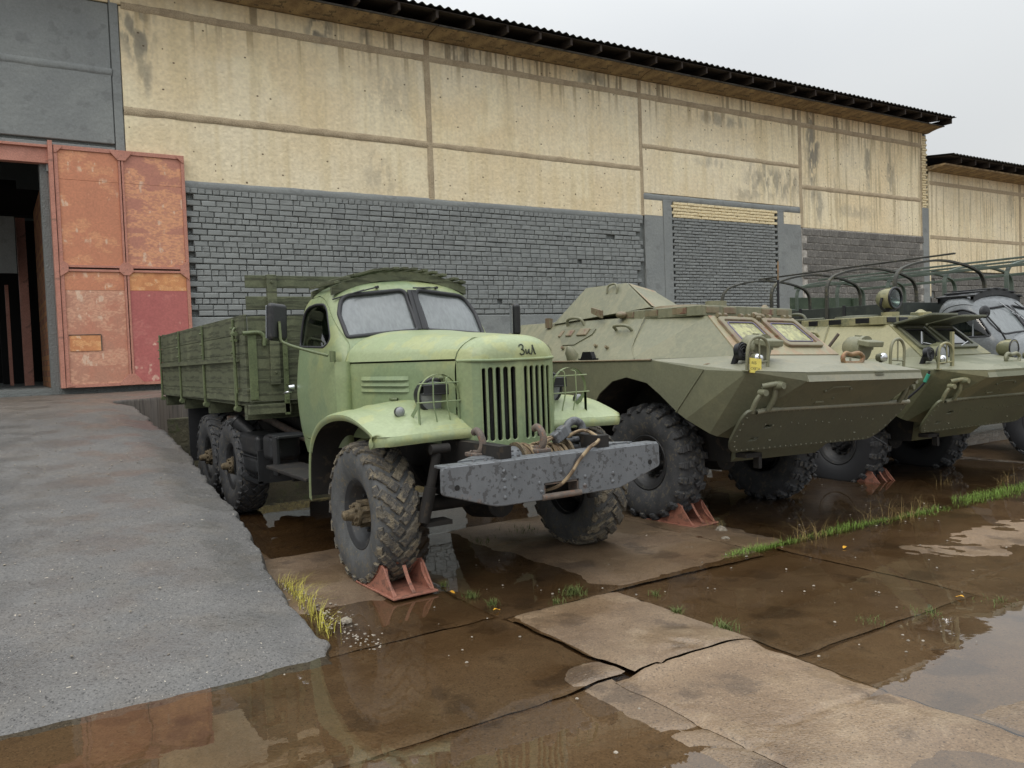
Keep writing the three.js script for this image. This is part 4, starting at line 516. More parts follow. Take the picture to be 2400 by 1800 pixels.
  Z('corner_iron', [span(-1.10, -1.02, 1.26, 1.92, -2.625, -2.615, 0.003), rb(0.05, 0.84, 0.02, -0.75, 1.52, -2.61, 0.004), ...[1.25, 1.4, 1.55, 1.7, 1.82].map((y) => bolt(-0.75, y, -2.6, 0.012)), tube([[-1.15, 1.9, -2.61], [-0.98, 1.9, -2.6], [-0.95, 1.86, -2.6], [-0.95, 1.78, -2.6]], 0.02, 14)], M.metalGreen);
  Z('bed_floor', span(-1.09, 1.09, 1.2, 1.24, z0, z1), M.woodGreen); for (const g of [span(-1.12, -0.72, 1.12, 1.215, -2.66, -2.6, 0.004), span(-1.09, 1.09, 1.06, 1.2, -2.9, -2.8), span(-1.09, 1.09, 1.06, 1.2, -4.5, -4.4), span(-1.09, 1.09, 1.06, 1.2, -5.9, -5.8), span(-1.09, 1.09, 1.06, 1.2, -7.2, -7.1)]) Z('bed_sill', g, M.woodGreen);
  Z('chassis', [span(-0.45, -0.36, 0.78, 1.02, -7.2, 0.86), span(0.36, 0.45, 0.78, 1.02, -7.2, 0.86), span(-0.4, 0.4, 0.8, 0.95, -2.3, -2.2), span(-0.4, 0.4, 0.8, 0.95, -5.3, -5.2), span(-0.4, 0.4, 0.66, 0.9, -1.3, 0.1), cyl([-0.8, 0.5, -0.23], [0.85, 0.5, -0.23], 0.06), cyl([0.1, 0.47, -0.4], [0.1, 0.47, -0.05], 0.17, 0.12, 16), cyl([-0.85, 0.5, -3.9], [0.85, 0.5, -3.9], 0.07), cyl([-0.85, 0.5, -5.0], [0.85, 0.5, -5.0], 0.07), cyl([-0.1, 0.5, -4.05], [0.15, 0.5, -3.75], 0.17, 0.17, 16), cyl([-0.1, 0.5, -5.15], [0.15, 0.5, -4.85], 0.17, 0.17, 16), cyl([0, 0.62, -3.4], [0, 0.7, -0.4], 0.05), ...[-0.4, 0.4].map((x) => tube([[x, 0.86, -0.62], [x, 0.66, -0.3], [x, 0.62, 0], [x, 0.66, 0.3], [x, 0.9, 0.66]], 0.045, 16)), ...[-0.4, 0.4].map((x) => tube([[x, 0.78, -5.4], [x, 0.66, -5.0], [x, 0.8, -4.45], [x, 0.66, -3.9], [x, 0.78, -3.5]], 0.06, 16))], M.chassis);
  Z('shock_absorber', [cyl([-0.62, 0.97, 0.32], [-0.68, 0.7, 0.3], 0.032), cyl([-0.675, 0.72, 0.3], [-0.73, 0.48, 0.28], 0.042), cyl([-0.68, 0.98, 0.33], [-0.54, 0.98, 0.33], 0.035), bx(0.2, 0.03, 0.14, -0.62, 0.46, 0.24)], M.chassis);
  Z('shock_absorber', [cyl([0.62, 0.97, 0.32], [0.68, 0.7, 0.3], 0.032), cyl([0.675, 0.72, 0.3], [0.73, 0.48, 0.28], 0.042)], M.chassis);
  Z('fuel_tank', [rb(0.34, 0.22, 0.86, -0.83, 0.78, -3.32, 0.05), rb(0.35, 0.2, 0.84, -0.82, 0.58, -3.32, 0.06), rb(0.36, 0.012, 0.88, -0.83, 0.672, -3.32, 0.005), cyl([-0.86, 0.86, -3.55], [-0.98, 1.0, -3.66], 0.07, 0.075, 16), cyl([-0.98, 1.0, -3.66], [-0.995, 1.018, -3.675], 0.082, 0.078, 16)], M.black);
  Z('tank_bracket', [span(-1.0, -0.6, 0.42, 0.75, -2.87, -2.83), span(-1.0, -0.96, 0.41, 0.44, -3.8, -2.83), span(-1.0, -0.6, 0.42, 0.7, -3.82, -3.79)], M.black);
  Z('air_cylinder', [rb(0.3, 0.26, 0.3, -0.82, 0.79, -2.64, 0.06), span(-0.98, -0.94, 0.55, 0.92, -2.4, -2.28, 0.01), rb(0.3, 0.03, 0.34, -0.82, 0.915, -2.4, 0.01)], M.black);
  Z('running_board', [rb(0.34, 0.035, 1.15, -0.9, 0.645, -1.75, 0.012), span(-0.9, -0.5, 0.52, 0.62, -2.1, -2.05), span(-0.9, -0.5, 0.52, 0.62, -1.3, -1.25)], M.chassis);
  Z('sill', [grid(12, 6, (u, v) => [-0.785 + 0.03 * (1 - v), mix(0.78, 0.9, v), mix(-2.04, -1.08, u)])], M.lime1);
  Z('exhaust', [cyl([-0.98, 0.99, -4.1], [-0.6, 1.0, -4.05], 0.045, 0.045, 14), cyl([-0.6, 1.0, -4.05], [-0.5, 0.75, -2], 0.04)], M.rust);
  for (const g of [span(-1.02, -0.55, 0.36, 1.12, -6.05, -6.03), span(0.55, 1.02, 0.36, 1.12, -6.05, -6.03)]) Z('mud_flap', g, M.rubber);
  // bumper with fairlead, gussets, rivets; winch, ropes and hooks
  const bo = roundPoly([[-0.882, 0.925], [-0.885, 0.765], [-0.5, 0.645], [0.5, 0.645], [0.885, 0.765], [0.882, 0.925]], [0.02, 0.02, 0.06, 0.06, 0.02, 0.02], 4);
  Z('bumper', [ext(bo, 0.018, { bevel: 0.006, holes: [roundPoly([[-0.136, 0.752], [0.16, 0.752], [0.16, 0.66], [-0.136, 0.66]], 0.01, 2)] }).translate(0, 0, 0.87), span(-0.88, 0.88, 0.918, 0.936, 0.77, 0.885, 0.006), span(-0.5, 0.5, 0.638, 0.652, 0.8, 0.88, 0.005), ...[[-0.72, -0.34], [0.34, 0.72]].map(([a, b]) => ext([[a, 0], [b, 0], [mix(a, b, a < 0 ? 0.85 : 0.5), 0.16], [mix(a, b, a < 0 ? 0.5 : 0.15), 0.16]], 0.012).rotateX(-Math.PI / 2).translate(0, 0.934, 0.79))], M.bumper);
  Z('fairlead', [cyl([-0.15, 0.655, 0.885], [0.17, 0.655, 0.885], 0.022, 0.022, 12), span(0.145, 0.16, 0.66, 0.752, 0.78, 0.885), span(-0.136, -0.12, 0.66, 0.752, 0.78, 0.885), span(-0.136, 0.16, 0.735, 0.752, 0.78, 0.885)], M.rust);
  const riv = []; for (const [x, y] of [[-0.443, 0.864], [-0.44, 0.807], [-0.44, 0.755], [-0.44, 0.694], [-0.36, 0.81], [-0.168, 0.756], [-0.156, 0.697], [0.005, 0.811], [0.206, 0.759], [0.2, 0.7], [0.449, 0.756], [0.446, 0.697]]) riv.push(lathe([[0.014, 0], [0.012, 0.007], [0, 0.01]], 8).rotateX(Math.PI / 2).translate(x, y, 0.893)); for (const x of [-0.62, -0.55, -0.5, -0.42, -0.36, -0.28, 0.3, 0.4, 0.48, 0.55, 0.66]) riv.push(cyl([x, 0.93, 0.82 - 0.03 * ((x * 100) % 2)], [x, 0.95, 0.82 - 0.03 * ((x * 100) % 2)], 0.013, 0.011, 6));
  for (const g of riv) Z('bumper_bolt', g, M.bumper);
  for (const x of [-0.786, 0.794]) Z('bumper_hole', cyl([x, 0.797, 0.885], [x, 0.797, 0.8955], 0.018, 0.018, 14), M.dark);
  const wn = grp('winch', T); const wo = (n, g, m) => obj(n, g, m, wn);
  wo('drum', [cyl([-0.34, 0.86, 0.6], [-0.17, 0.86, 0.6], 0.12, 0.12, 24), cyl([-0.34, 0.86, 0.6], [-0.37, 0.86, 0.6], 0.09, 0.07, 18), cyl([-0.16, 0.86, 0.6], [0.25, 0.86, 0.6], 0.06), span(-0.62, 0.62, 0.72, 0.78, 0.5, 0.75), ...Array.from({ length: 6 }, (_, i) => bolt(-0.3 + (i % 3) * 0.05, 0.93 + 0.03 * Math.floor(i / 3), 0.69, 0.009))], M.bumper);
  wo('flange', [cyl([-0.165, 0.86, 0.6], [-0.145, 0.86, 0.6], 0.145, 0.145, 28), cyl([0.235, 0.86, 0.6], [0.255, 0.86, 0.6], 0.14, 0.14, 28)], M.hub);
  const coil = []; for (let k = 0; k < 12; k++) { const x = -0.12 + k * 0.03, r = 0.088 + 0.012 * Math.sin(k * 1.7) + (k < 6 ? 0.016 : 0), tl = rr(-0.35, 0.35), t = new THREE.TorusGeometry(r, 0.0135, 7, 22); t.rotateY(Math.PI / 2 + tl * 0.5).rotateZ(tl * 0.3).translate(x, 0.87, 0.61); coil.push(t); } wo('wound_rope', coil, M.rope);
  Z('rope', [tube([[0.24, 0.99, 0.62], [0.3, 1.035, 0.66], [0.36, 1.05, 0.7], [0.40, 1.02, 0.76], [0.36, 0.99, 0.86], [0.25, 0.955, 0.905], [0.14, 0.87, 0.912], [0.07, 0.79, 0.912], [0.0, 0.72, 0.88], [-0.08, 0.68, 0.8]], 0.0125, 60), tube([[-0.02, 0.97, 0.68], [0.06, 1.0, 0.67], [0.14, 1.02, 0.66]], 0.012, 12), tube([[-0.03, 0.985, 0.66], [0.06, 1.015, 0.66], [0.14, 1.025, 0.65], [0.22, 1.07, 0.64]], 0.012, 14)], M.rope);
  Z('rope_clamp', [rb(0.075, 0.075, 0.075, 0.15, 1.02, 0.66, 0.012, 0, 0, 0.5), rb(0.06, 0.085, 0.06, 0.2, 1.05, 0.66, 0.012, 0, 0, 0.5), cyl([0.15, 0.99, 0.69], [0.15, 1.06, 0.69], 0.012)], M.bumper);
  Z('shackle', [tube([[0.28, 1.0, 0.62], [0.28, 1.08, 0.6], [0.34, 1.115, 0.6], [0.40, 1.09, 0.6], [0.42, 1.0, 0.61], [0.40, 0.93, 0.62]], 0.03, 24), cyl([0.24, 0.985, 0.63], [0.4, 0.985, 0.62], 0.02), cyl([0.38, 0.9, 0.64], [0.38, 0.96, 0.64], 0.022), bx(0.3, 0.03, 0.16, 0.35, 0.93, 0.55)], M.bumper);
  for (const [x, z] of [[-0.44, 0.6], [-0.03, 0.72]]) Z('tow_hook', [tube([[x, 0.95, z - 0.08], [x, 0.965, z], [x + 0.005, 1.02, z + 0.025], [x, 1.075, z + 0.01], [x, 1.105, z - 0.04], [x, 1.09, z - 0.08]], 0.025, 24), rb(0.12, 0.03, 0.16, x, 0.945, z - 0.04, 0.01), bolt(x - 0.04, 0.96, z - 0.06, 0.016)], M.rust);
  for (const g of [ext([[-0.62, 0], [-0.3, 0], [-0.26, 0.36], [-0.45, 0.42]], 0.03).rotateX(-Math.PI / 2).translate(0, 0.9, 0.86), ext([[0.3, 0], [0.62, 0], [0.45, 0.42], [0.26, 0.36]], 0.03).rotateX(-Math.PI / 2).translate(0, 0.9, 0.86)]) Z('crossmember', g, M.chassis);
  const mud = [M.side, M.tyreMud, M.rim, M.hub], blk = [M.tyre, M.tyre, M.rim, M.hub];
  wheel(T, -0.889, 0.5, -0.23, { mats: mud, spin: 0.1 }); wheel(T, 0.964, 0.5, -0.23, { mats: mud, spin: 0.4 });
  for (const s of [-1, 1]) for (const z of [-3.9, -5.0]) wheel(T, 0.04 + s * 0.927, 0.5, z, { mats: blk, spin: z });
}
// ------------------------------------------------------------------ the two olive armoured scout cars
const olive = (a, b, c, o) => std({ map: rep(paintTex(a, b, c, o), 0.7), roughness: 0.5, bumpMap: rep(bumpFine, 1.5), bumpScale: 0.001 });
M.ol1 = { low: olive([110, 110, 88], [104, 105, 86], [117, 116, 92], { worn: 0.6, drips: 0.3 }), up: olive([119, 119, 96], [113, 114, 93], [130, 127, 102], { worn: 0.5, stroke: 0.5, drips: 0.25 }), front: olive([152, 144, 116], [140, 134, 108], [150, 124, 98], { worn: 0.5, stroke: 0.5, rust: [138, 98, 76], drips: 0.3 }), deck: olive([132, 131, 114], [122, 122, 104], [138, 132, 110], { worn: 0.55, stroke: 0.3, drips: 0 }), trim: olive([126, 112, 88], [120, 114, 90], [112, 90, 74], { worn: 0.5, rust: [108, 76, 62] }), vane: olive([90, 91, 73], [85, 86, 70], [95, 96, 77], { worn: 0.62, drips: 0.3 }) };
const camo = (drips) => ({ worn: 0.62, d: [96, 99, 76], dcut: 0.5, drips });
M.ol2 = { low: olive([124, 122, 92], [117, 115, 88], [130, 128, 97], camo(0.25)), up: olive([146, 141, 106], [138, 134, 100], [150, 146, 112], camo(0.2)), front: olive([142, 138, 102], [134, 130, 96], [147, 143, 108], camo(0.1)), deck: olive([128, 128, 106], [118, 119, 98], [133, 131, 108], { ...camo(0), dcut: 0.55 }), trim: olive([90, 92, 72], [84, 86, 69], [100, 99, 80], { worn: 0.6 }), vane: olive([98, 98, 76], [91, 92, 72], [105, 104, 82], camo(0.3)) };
M.block1 = std({ map: rep(speckle([170, 168, 116], [138, 140, 98], { s: 9, c: [112, 108, 78], cs: 0.55 }), 2), roughness: 0.35 });
M.visor = new THREE.MeshPhysicalMaterial({ color: 0x30342f, roughness: 0.06, clearcoat: 1, clearcoatRoughness: 0.05 });
M.purple = std({ color: 0x5c5670, roughness: 0.5 });
M.brass = std({ map: rep(speckle([150, 120, 84], [118, 100, 78], { s: 8, c: [128, 84, 60], cs: 0.6 }), 3), roughness: 0.5, metalness: 0.3 });
M.blackGloss = std({ color: 0x15161a, roughness: 0.35 });
function plane3(o, up, nrm) { const u = V(...up).normalize(), n = V(...nrm).normalize(), r = V().crossVectors(u, n); return new THREE.Matrix4().makeBasis(r, u, n).setPosition(...o); }
function lampAt(x, y, z, r, m, { hood, tilt = 0, open } = {}) { // a drum lamp facing forward
  const T = (g) => at(g, x, y, z, tilt), o = { shell: [T(lathe([[0, -r * 1.35], [r * 0.55, -r * 1.3], [r * 0.88, -r * 0.95], [r, -r * 0.4], [r, r * 0.25], [r * 1.07, r * 0.27], [r * 1.07, r * 0.5], [r * 0.94, r * 0.52]], 28).rotateX(Math.PI / 2)), cyl([x, y - r * 1.35, z - r * 0.3], [x, y - r * 0.85, z - r * 0.3], r * 0.22), T(bx(r * 0.3, r * 0.16, r * 0.5, 0, r * 1.0, -r * 0.2))] };
  if (hood) o.hood = [T(cyl([0, 0, r * 0.45], [0, 0, r * 0.56], r * 0.97, r * 0.9, 26)), T(ext(Array.from({ length: 11 }, (_, i) => { const a = Math.PI * i / 10; return [r * 1.1 * Math.cos(a), r * 0.1 + r * 1.0 * Math.sin(a)]; }).concat([[-r * 1.1, -0.1 * r], [r * 1.1, -0.1 * r]]), r * 0.12).translate(0, 0, r * 0.5)), T(rb(r * 2.15, r * 0.5, r * 1.15, 0, r * 0.5, r * 1.0, r * 0.12, 0.08))];
  else { o.lens = [T(lathe([[r * 0.94, r * 0.46], [r * 0.6, r * 0.56], [0, r * 0.62]], 24).rotateX(Math.PI / 2))]; o.reflector = [T(lathe([[0, -r * 0.7], [r * 0.45, -r * 0.5], [r * 0.94, r * 0.42]], 24).rotateX(Math.PI / 2)), T(new THREE.SphereGeometry(r * 0.2, 12, 8))]; }
  return o;
}
function makeScout({ name, label, x, z, yaw, roll, pal, tower, lidsOpen, drop = 0 }) {
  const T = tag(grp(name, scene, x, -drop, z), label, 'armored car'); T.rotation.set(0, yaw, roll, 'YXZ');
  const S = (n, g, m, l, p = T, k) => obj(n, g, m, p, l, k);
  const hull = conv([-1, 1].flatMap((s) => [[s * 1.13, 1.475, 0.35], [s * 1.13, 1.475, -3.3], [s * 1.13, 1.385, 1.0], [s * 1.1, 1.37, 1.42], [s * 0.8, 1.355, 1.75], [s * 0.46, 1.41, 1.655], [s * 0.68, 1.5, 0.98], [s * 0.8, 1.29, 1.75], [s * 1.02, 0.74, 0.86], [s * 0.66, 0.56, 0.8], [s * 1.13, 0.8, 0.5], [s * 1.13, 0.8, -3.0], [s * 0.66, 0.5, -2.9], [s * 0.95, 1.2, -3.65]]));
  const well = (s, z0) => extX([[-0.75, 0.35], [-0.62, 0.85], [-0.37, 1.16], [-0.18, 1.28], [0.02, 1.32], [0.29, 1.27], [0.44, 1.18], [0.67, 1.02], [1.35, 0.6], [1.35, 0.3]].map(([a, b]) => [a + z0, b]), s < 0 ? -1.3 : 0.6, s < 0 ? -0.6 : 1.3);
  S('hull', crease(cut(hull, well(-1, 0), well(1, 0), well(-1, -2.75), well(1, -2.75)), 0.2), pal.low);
  S('deck', [conv([-1, 1].flatMap((s) => [[s * 1.128, 1.479, 0.34], [s * 1.125, 1.39, 1.0], [s * 1.095, 1.375, 1.42], [s * 0.8, 1.360, 1.748], [s * 0.46, 1.414, 1.652], [s * 0.7, 1.505, 0.98], [s * 1.0, 1.4785, 0.0]]))], pal.deck);
  for (const s of [-1, 1]) { S('weld', poly([[s * 1.133, 1.385, 0.98], [s * 1.133, 1.02, 0.66]], 0.007), pal.low); S('belt_edge', poly([[s * 1.135, 1.477, 0.36], [s * 1.135, 1.477, -3.2]], 0.009), pal.trim);
    for (const z0 of [0, -2.75]) S('wheel_well', [grid(1, 9, (u, v) => { const w = [[-0.69, 0.6], [-0.62, 0.85], [-0.37, 1.16], [-0.18, 1.28], [0.02, 1.32], [0.29, 1.27], [0.44, 1.18], [0.67, 1.02], [0.76, 0.96], [0.84, 0.91]][Math.round(v * 9)]; return [s * mix(0.605, 1.12, u), w[1] - 0.005, w[0] * 0.995 + z0]; }, 0.6), ext([[0.7, 0.5], [0.62, 0.85], [0.37, 1.16], [0.18, 1.28], [-0.02, 1.315], [-0.29, 1.265], [-0.44, 1.175], [-0.67, 1.015], [-0.85, 0.9], [-0.8, 0.56]], 0.01).rotateY(Math.PI / 2).translate(s > 0 ? 0.604 : -0.614, 0, z0)], M.chassis); }  // dark sheets added inside the arches: dirt plus the shade there, as colour
  S('bow_plate', conv([-1, 1].flatMap((s) => [[s * 0.46, 1.412, 1.662], [s * 0.8, 1.358, 1.742], [s * 0.8, 1.285, 1.768], [s * 0.46, 1.41, 1.64], [s * 0.8, 1.355, 1.72], [s * 0.8, 1.285, 1.74]])), pal.deck);  // lighter deck olive paints in the brightness of its upward-tilted face
  const upper = conv([-1, 1].flatMap((s) => [[s * 1.075, 1.48, 0.0], [s * 0.70, 1.505, 0.99], [s * 1.075, 1.475, -3.1], [s * 0.60, 1.872, 0.545], [s * 0.685, 1.905, -0.45], [s * 0.70, 1.925, -2.3], [s * 0.5, 1.93, 0.1], [s * 0.5, 1.6, -3.3]]));
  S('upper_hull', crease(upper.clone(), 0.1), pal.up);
  for (const s of [-1, 1]) S('weld', poly([[s * 0.685 + s * 0.004, 1.9, -0.2], [s * 0.95, 1.62, -0.1], [s * 1.055, 1.49, 0.05]], 0.006), pal.up);
  // front plate with its two window hatches
  const F = plane3([0, 1.505, 0.99], [0, 0.367, -0.445], [0, 0.445, 0.367]), pl = (g) => g.applyMatrix4(F);
  S('front_plate', pl(ext([[-0.705, 0.0], [0.705, 0.0], [0.605, 0.575], [-0.605, 0.575]], 0.012).translate(0, 0, -0.004)), pal.front);
  for (const s of [-1, 1]) {
    const o = roundPoly([[0.045, 0.11], [0.585, 0.11], [0.545, 0.525], [0.045, 0.525]], 0.05), i1 = roundPoly([[0.085, 0.15], [0.535, 0.15], [0.505, 0.49], [0.085, 0.49]], 0.04), i2 = roundPoly([[0.115, 0.18], [0.5, 0.18], [0.475, 0.455], [0.115, 0.455]], 0.035), m = (p) => (s > 0 ? p : p.map(([a, b]) => [-a, b]).reverse());
    const H = grp('window', T);
    S('frame', [pl(ext(m(o), 0.02, { bevel: 0.006, holes: [m(i1)] }).translate(0, 0, 0.012)), pl(ext(m(i1), 0.012, { holes: [m(i2)] }).translate(0, 0, 0.01))], pal.trim, undefined, H);
    S('gasket', pl(ring(m(i2), ([a, b]) => [a, b, 0.024], 0.007)), lidsOpen ? M.rubber : M.purple, undefined, H);
    S('glass', pl(ext(m(i2), 0.006).translate(0, 0, lidsOpen ? 0.009 : 0.013)), lidsOpen ? M.visor : M.block1, undefined, H);
    for (const k of [0.1, 0.2, 0.42, 0.5]) S('hinge', pl(cyl([s * k - 0.02, 0.555, 0.03], [s * k + 0.02, 0.555, 0.03], 0.022, 0.02, 10)), pal.trim, undefined, H);
    if (lidsOpen) S('armor_lid', at(ext(m(roundPoly([[0.03, 0], [0.6, 0], [0.56, 0.46], [0.03, 0.46]], 0.04)), 0.016, { bevel: 0.004 }), 0, 1.885, 0.58, Math.PI / 2 - 0.16 - (s < 0 ? 0.04 : 0)), pal.trim, undefined, H);
    if (lidsOpen) S('wiper', pl(cyl([s * 0.2, 0.12, 0.04], [s * 0.46, 0.2, 0.035], 0.006)), M.chrome, undefined, H);
  }
  S('lid_catch', [pl(rb(0.07, 0.09, 0.05, 0, 0.545, 0.035, 0.015)), pl(cyl([-0.05, 0.54, 0.05], [0.05, 0.54, 0.05], 0.02))], pal.trim);
  // raised ring with vision blocks, hatches, periscope stump
  const rp = [[-0.685, -0.55], [-0.64, -0.62], [0.64, -0.62], [0.685, -0.55], [0.64, 0.5], [-0.64, 0.5]];
  S('vision_ring', ext(rp.map(([a, b]) => [a, -b]), 0.085, { bevel: 0.006 }).rotateX(-Math.PI / 2).translate(0, 1.885, 0), pal.up);
  for (const s of [-1, 1]) { [[-0.42, 0.13], [-0.12, 0.17], [0.24, 0.18]].forEach(([zz, w]) => { S('vision_block', at(rb(0.02, 0.06, w, 0, 0, 0, 0.006), s * (0.688 - (zz + 0.55) * 0.043 + 0.002), 1.933, zz, 0, s * 0.043), lidsOpen ? M.blackGloss : pal.trim); S('block_frame', [at(span(-0.008, 0.012, -0.038, -0.03, -w / 2, w / 2), s * (0.69 - (zz + 0.55) * 0.043), 1.933, zz), at(span(-0.008, 0.012, 0.03, 0.038, -w / 2, w / 2), s * (0.69 - (zz + 0.55) * 0.043), 1.933, zz)], pal.up); });
    S('vision_block', rb(0.17, 0.06, 0.02, s * 0.27, 1.933, 0.506, 0.006), lidsOpen ? M.blackGloss : pal.trim); S('vision_block', rb(0.17, 0.06, 0.02, s * 0.5, 1.933, 0.506, 0.006), lidsOpen ? M.blackGloss : pal.trim);
    S('hatch', [cyl([s * 0.35, 1.972, 0.0], [s * 0.35, 2.0, 0.0], 0.3, 0.285, 32), cyl([s * 0.35, 1.997, 0.0], [s * 0.35, 2.008, 0.0], 0.22, 0.2, 28)], pal.trim); }
  S('periscope_mount', [cyl([-0.28, 1.86, 0.35], [-0.28, 2.03, 0.35], 0.1, 0.1, 24)], pal.up);
  if (!lidsOpen) S('roof_bolt', cyl([0.55, 1.97, 0.25], [0.55, 2.03, 0.25], 0.07, 0.015, 12), pal.trim);
  else S('roof_bolt', [span(0.42, 0.6, 1.97, 2.04, 0.16, 0.34, 0.01), cyl([0.5, 2.04, 0.25], [0.5, 2.075, 0.25], 0.08, 0.02, 4)], pal.up);
  // side fittings
  for (const s of [-1, 1]) {
    const sx = (y, zz) => s * (mix(1.075, 0.685, (y - 1.48) / 0.42) + 0.005);
    for (const g of [tube([[sx(1.79, -0.5), 1.79, -0.5], [sx(1.8, -0.5) + s * 0.06, 1.82, -0.48], [sx(1.8, -0.3) + s * 0.06, 1.815, -0.28], [sx(1.78, -0.26), 1.775, -0.26]], 0.016, 20), tube([[sx(1.86, -1.37), 1.86, -1.37], [sx(1.9, -1.3) + s * 0.06, 1.93, -1.35], [sx(1.9, -1.1) + s * 0.06, 1.93, -1.12], [sx(1.86, -1.08), 1.86, -1.08]], 0.016, 20)]) S('grab_handle', g, pal.up);
    const P2 = plane3([s * (0.84 + 0.008), 1.735, 0], [s * -0.39, 0.42, 0], [s * 0.42, 0.39, 0]);
    S('firing_port', [ext([[-0.3 * s, 0.1], [-0.3 * s, 0.02], [-0.12 * s, -0.12], [0.08 * s, -0.12], [0.3 * s, 0.06], [0.3 * s, 0.13]].map(([a, b]) => [-a * s, b]).reverse(), 0.012).applyMatrix4(P2.clone().setPosition(s * 0.852, 1.735, -1.12))], pal.low); S('port_block', [rb(0.1, 0.09, 0.03, 0, 0, 0, 0.01).applyMatrix4(P2.clone().setPosition(s * 0.83, 1.78, -1.2)), rb(0.16, 0.1, 0.025, 0, 0, 0, 0.01).applyMatrix4(P2.clone().setPosition(s * 0.83, 1.785, -0.98)), rb(0.05, 0.09, 0.02, 0, 0, 0, 0.008).applyMatrix4(P2.clone().setPosition(s * 0.83, 1.78, -1.36))], pal.trim);
    for (const [y, zz] of [[1.6, -1.42], [1.535, -0.88]]) S('vent_cowl', [lathe([[0.07, -0.02], [0.068, 0.02], [0.055, 0.09], [0.02, 0.14], [0, 0.15]], 16).rotateZ(s * -0.55).translate(sx(y, zz) - s * -0.012, y - 0.03, zz), cyl([sx(y, zz) + s * 0.012, y - 0.055, zz], [sx(y, zz) + s * 0.01, y - 0.048, zz], 0.055, 0.055, 14)], pal.up);
    S('side_bolt', [[1.61, -1.15], [1.62, -0.62], [1.6, -0.43]].map(([y, zz]) => cyl([sx(y, zz) - s * 0.01, y, zz], [sx(y, zz) + s * 0.03, y + 0.02, zz], 0.02, 0.016, 8)), pal.trim);
    S('grille_vent', [at(ext([[-0.1, 0], [0.1, 0], [0.06, 0.08], [-0.06, 0.08]], 0.05), sx(1.49, 0) - s * 0.02, 1.49, -0.6, 0, s * Math.PI / 2), span(Math.min(sx(1.5, 0), sx(1.5, 0) + s * 0.03), Math.max(sx(1.5, 0), sx(1.5, 0) + s * 0.03), 1.49, 1.505, -0.74, -0.46)], M.blackGloss);
    S('cleat', tube([[s * 1.06, 1.385, 0.94], [s * 1.085, 1.415, 0.94], [s * 1.06, 1.43, 0.95], [s * 1.02, 1.425, 0.96]], 0.012, 12), pal.trim);
    S('lamp_guard', [tube([[s * 0.865, 1.39, 1.42], [s * 0.865, 1.56, 1.43], [s * 0.90, 1.62, 1.43], [s * 0.98, 1.645, 1.43], [s * 1.06, 1.62, 1.42], [s * 1.095, 1.56, 1.42], [s * 1.1, 1.375, 1.41]], 0.014, 40), cyl([s * 0.865, 1.45, 1.425], [s * 1.1, 1.44, 1.415], 0.007), cyl([s * 0.97, 1.45, 1.43], [s * 0.975, 1.64, 1.43], 0.007), span(s * 1.1 - 0.025, s * 1.1 + 0.025, 1.37, 1.382, 1.38, 1.44, 0.004), span(s * 0.865 - 0.025, s * 0.865 + 0.025, 1.38, 1.394, 1.39, 1.45, 0.004)], pal.up);
    const lamps = lidsOpen && s < 0 ? [[-0.62, 1.52, 1.12, 0.1, 0], [-0.44, 1.55, 1.05, 0.1, 0]] : lidsOpen ? [[0.72, 1.56, 1.2, 0.1, 0]] : [[s * 0.72, 1.565, 1.2, 0.11, 1]];
    for (const [lx, ly, lz, r, hood] of lamps) { const L = grp('headlamp', T), q = lampAt(lx, ly, lz, r, pal, { hood, tilt: hood ? 0.12 : 0.05 }); S('shell', q.shell, pal.up, undefined, L); if (q.hood) S('hood', q.hood, pal.up, undefined, L); if (q.lens) { S('lens', q.lens, M.lens, undefined, L); S('reflector', q.reflector, M.reflector, undefined, L); S('rim', at(new THREE.TorusGeometry(r * 1.02, r * 0.09, 8, 30), lx, ly, lz + r * 0.48), M.blackGloss, undefined, L); } }
    const mk = grp('marker_lamp', T), mx = s < 0 ? -0.84 : 0.93, my = 1.475, mz = 1.3; S('shell', [lathe([[0, -0.06], [0.035, -0.05], [0.045, 0], [0.045, 0.01]], 16).rotateX(Math.PI / 2).translate(mx, my, mz), cyl([mx, 1.38, mz - 0.02], [mx, my, mz - 0.02], 0.014)], pal.up, undefined, mk); S('lens', lathe([[0.045, 0.008], [0.04, 0.03], [0.02, 0.045], [0, 0.048]], 16).rotateX(Math.PI / 2).translate(mx, my, mz), M.chrome, undefined, mk);
    // towing hooks on the bow
    S('tow_hook', [tube([[s * 0.93, 1.235, 1.55], [s * 0.92, 1.16, 1.53], [s * 0.92, 1.06, 1.47]], 0.022, 14), tube([[s * 1.03, 1.2, 1.5], [s * 1.06, 1.14, 1.47], [s * 1.065, 1.04, 1.42]], 0.02, 14), tube([[s * 0.83, 1.265, 1.6], [s * 0.93, 1.27, 1.58], [s * 1.03, 1.25, 1.5]], 0.024, 14), cyl([s * 0.93, 1.25, 1.55], [s * 0.935, 1.255, 1.635], 0.032, 0.026, 12), cyl([s * 1.03, 1.2, 1.48], [s * 1.04, 1.2, 1.55], 0.03, 0.026, 12)], pal.low);
  }
  S('horn', [cyl([-0.93, 1.53, 1.17], [-0.92, 1.535, 1.22], 0.07, 0.08, 22), ...[0.065, 0.045, 0.025].map((r) => at(new THREE.TorusGeometry(r, 0.006, 6, 24), -0.92, 1.535, 1.225)), cyl([-0.95, 1.4, 1.13], [-0.93, 1.53, 1.18], 0.025, 0.03), span(-0.99, -0.9, 1.385, 1.4, 1.08, 1.18, 0.005)], M.blackGloss);
  S('hatch_cover', [at(cyl([0, 0, 0], [0, 0.014, 0], 0.33, 0.325, 28).scale(1.15, 1, 0.75), 0.05, 1.435, 1.33, 0.1), cyl([0.25, 1.43, 1.42], [0.25, 1.47, 1.42], 0.01)], pal.deck);
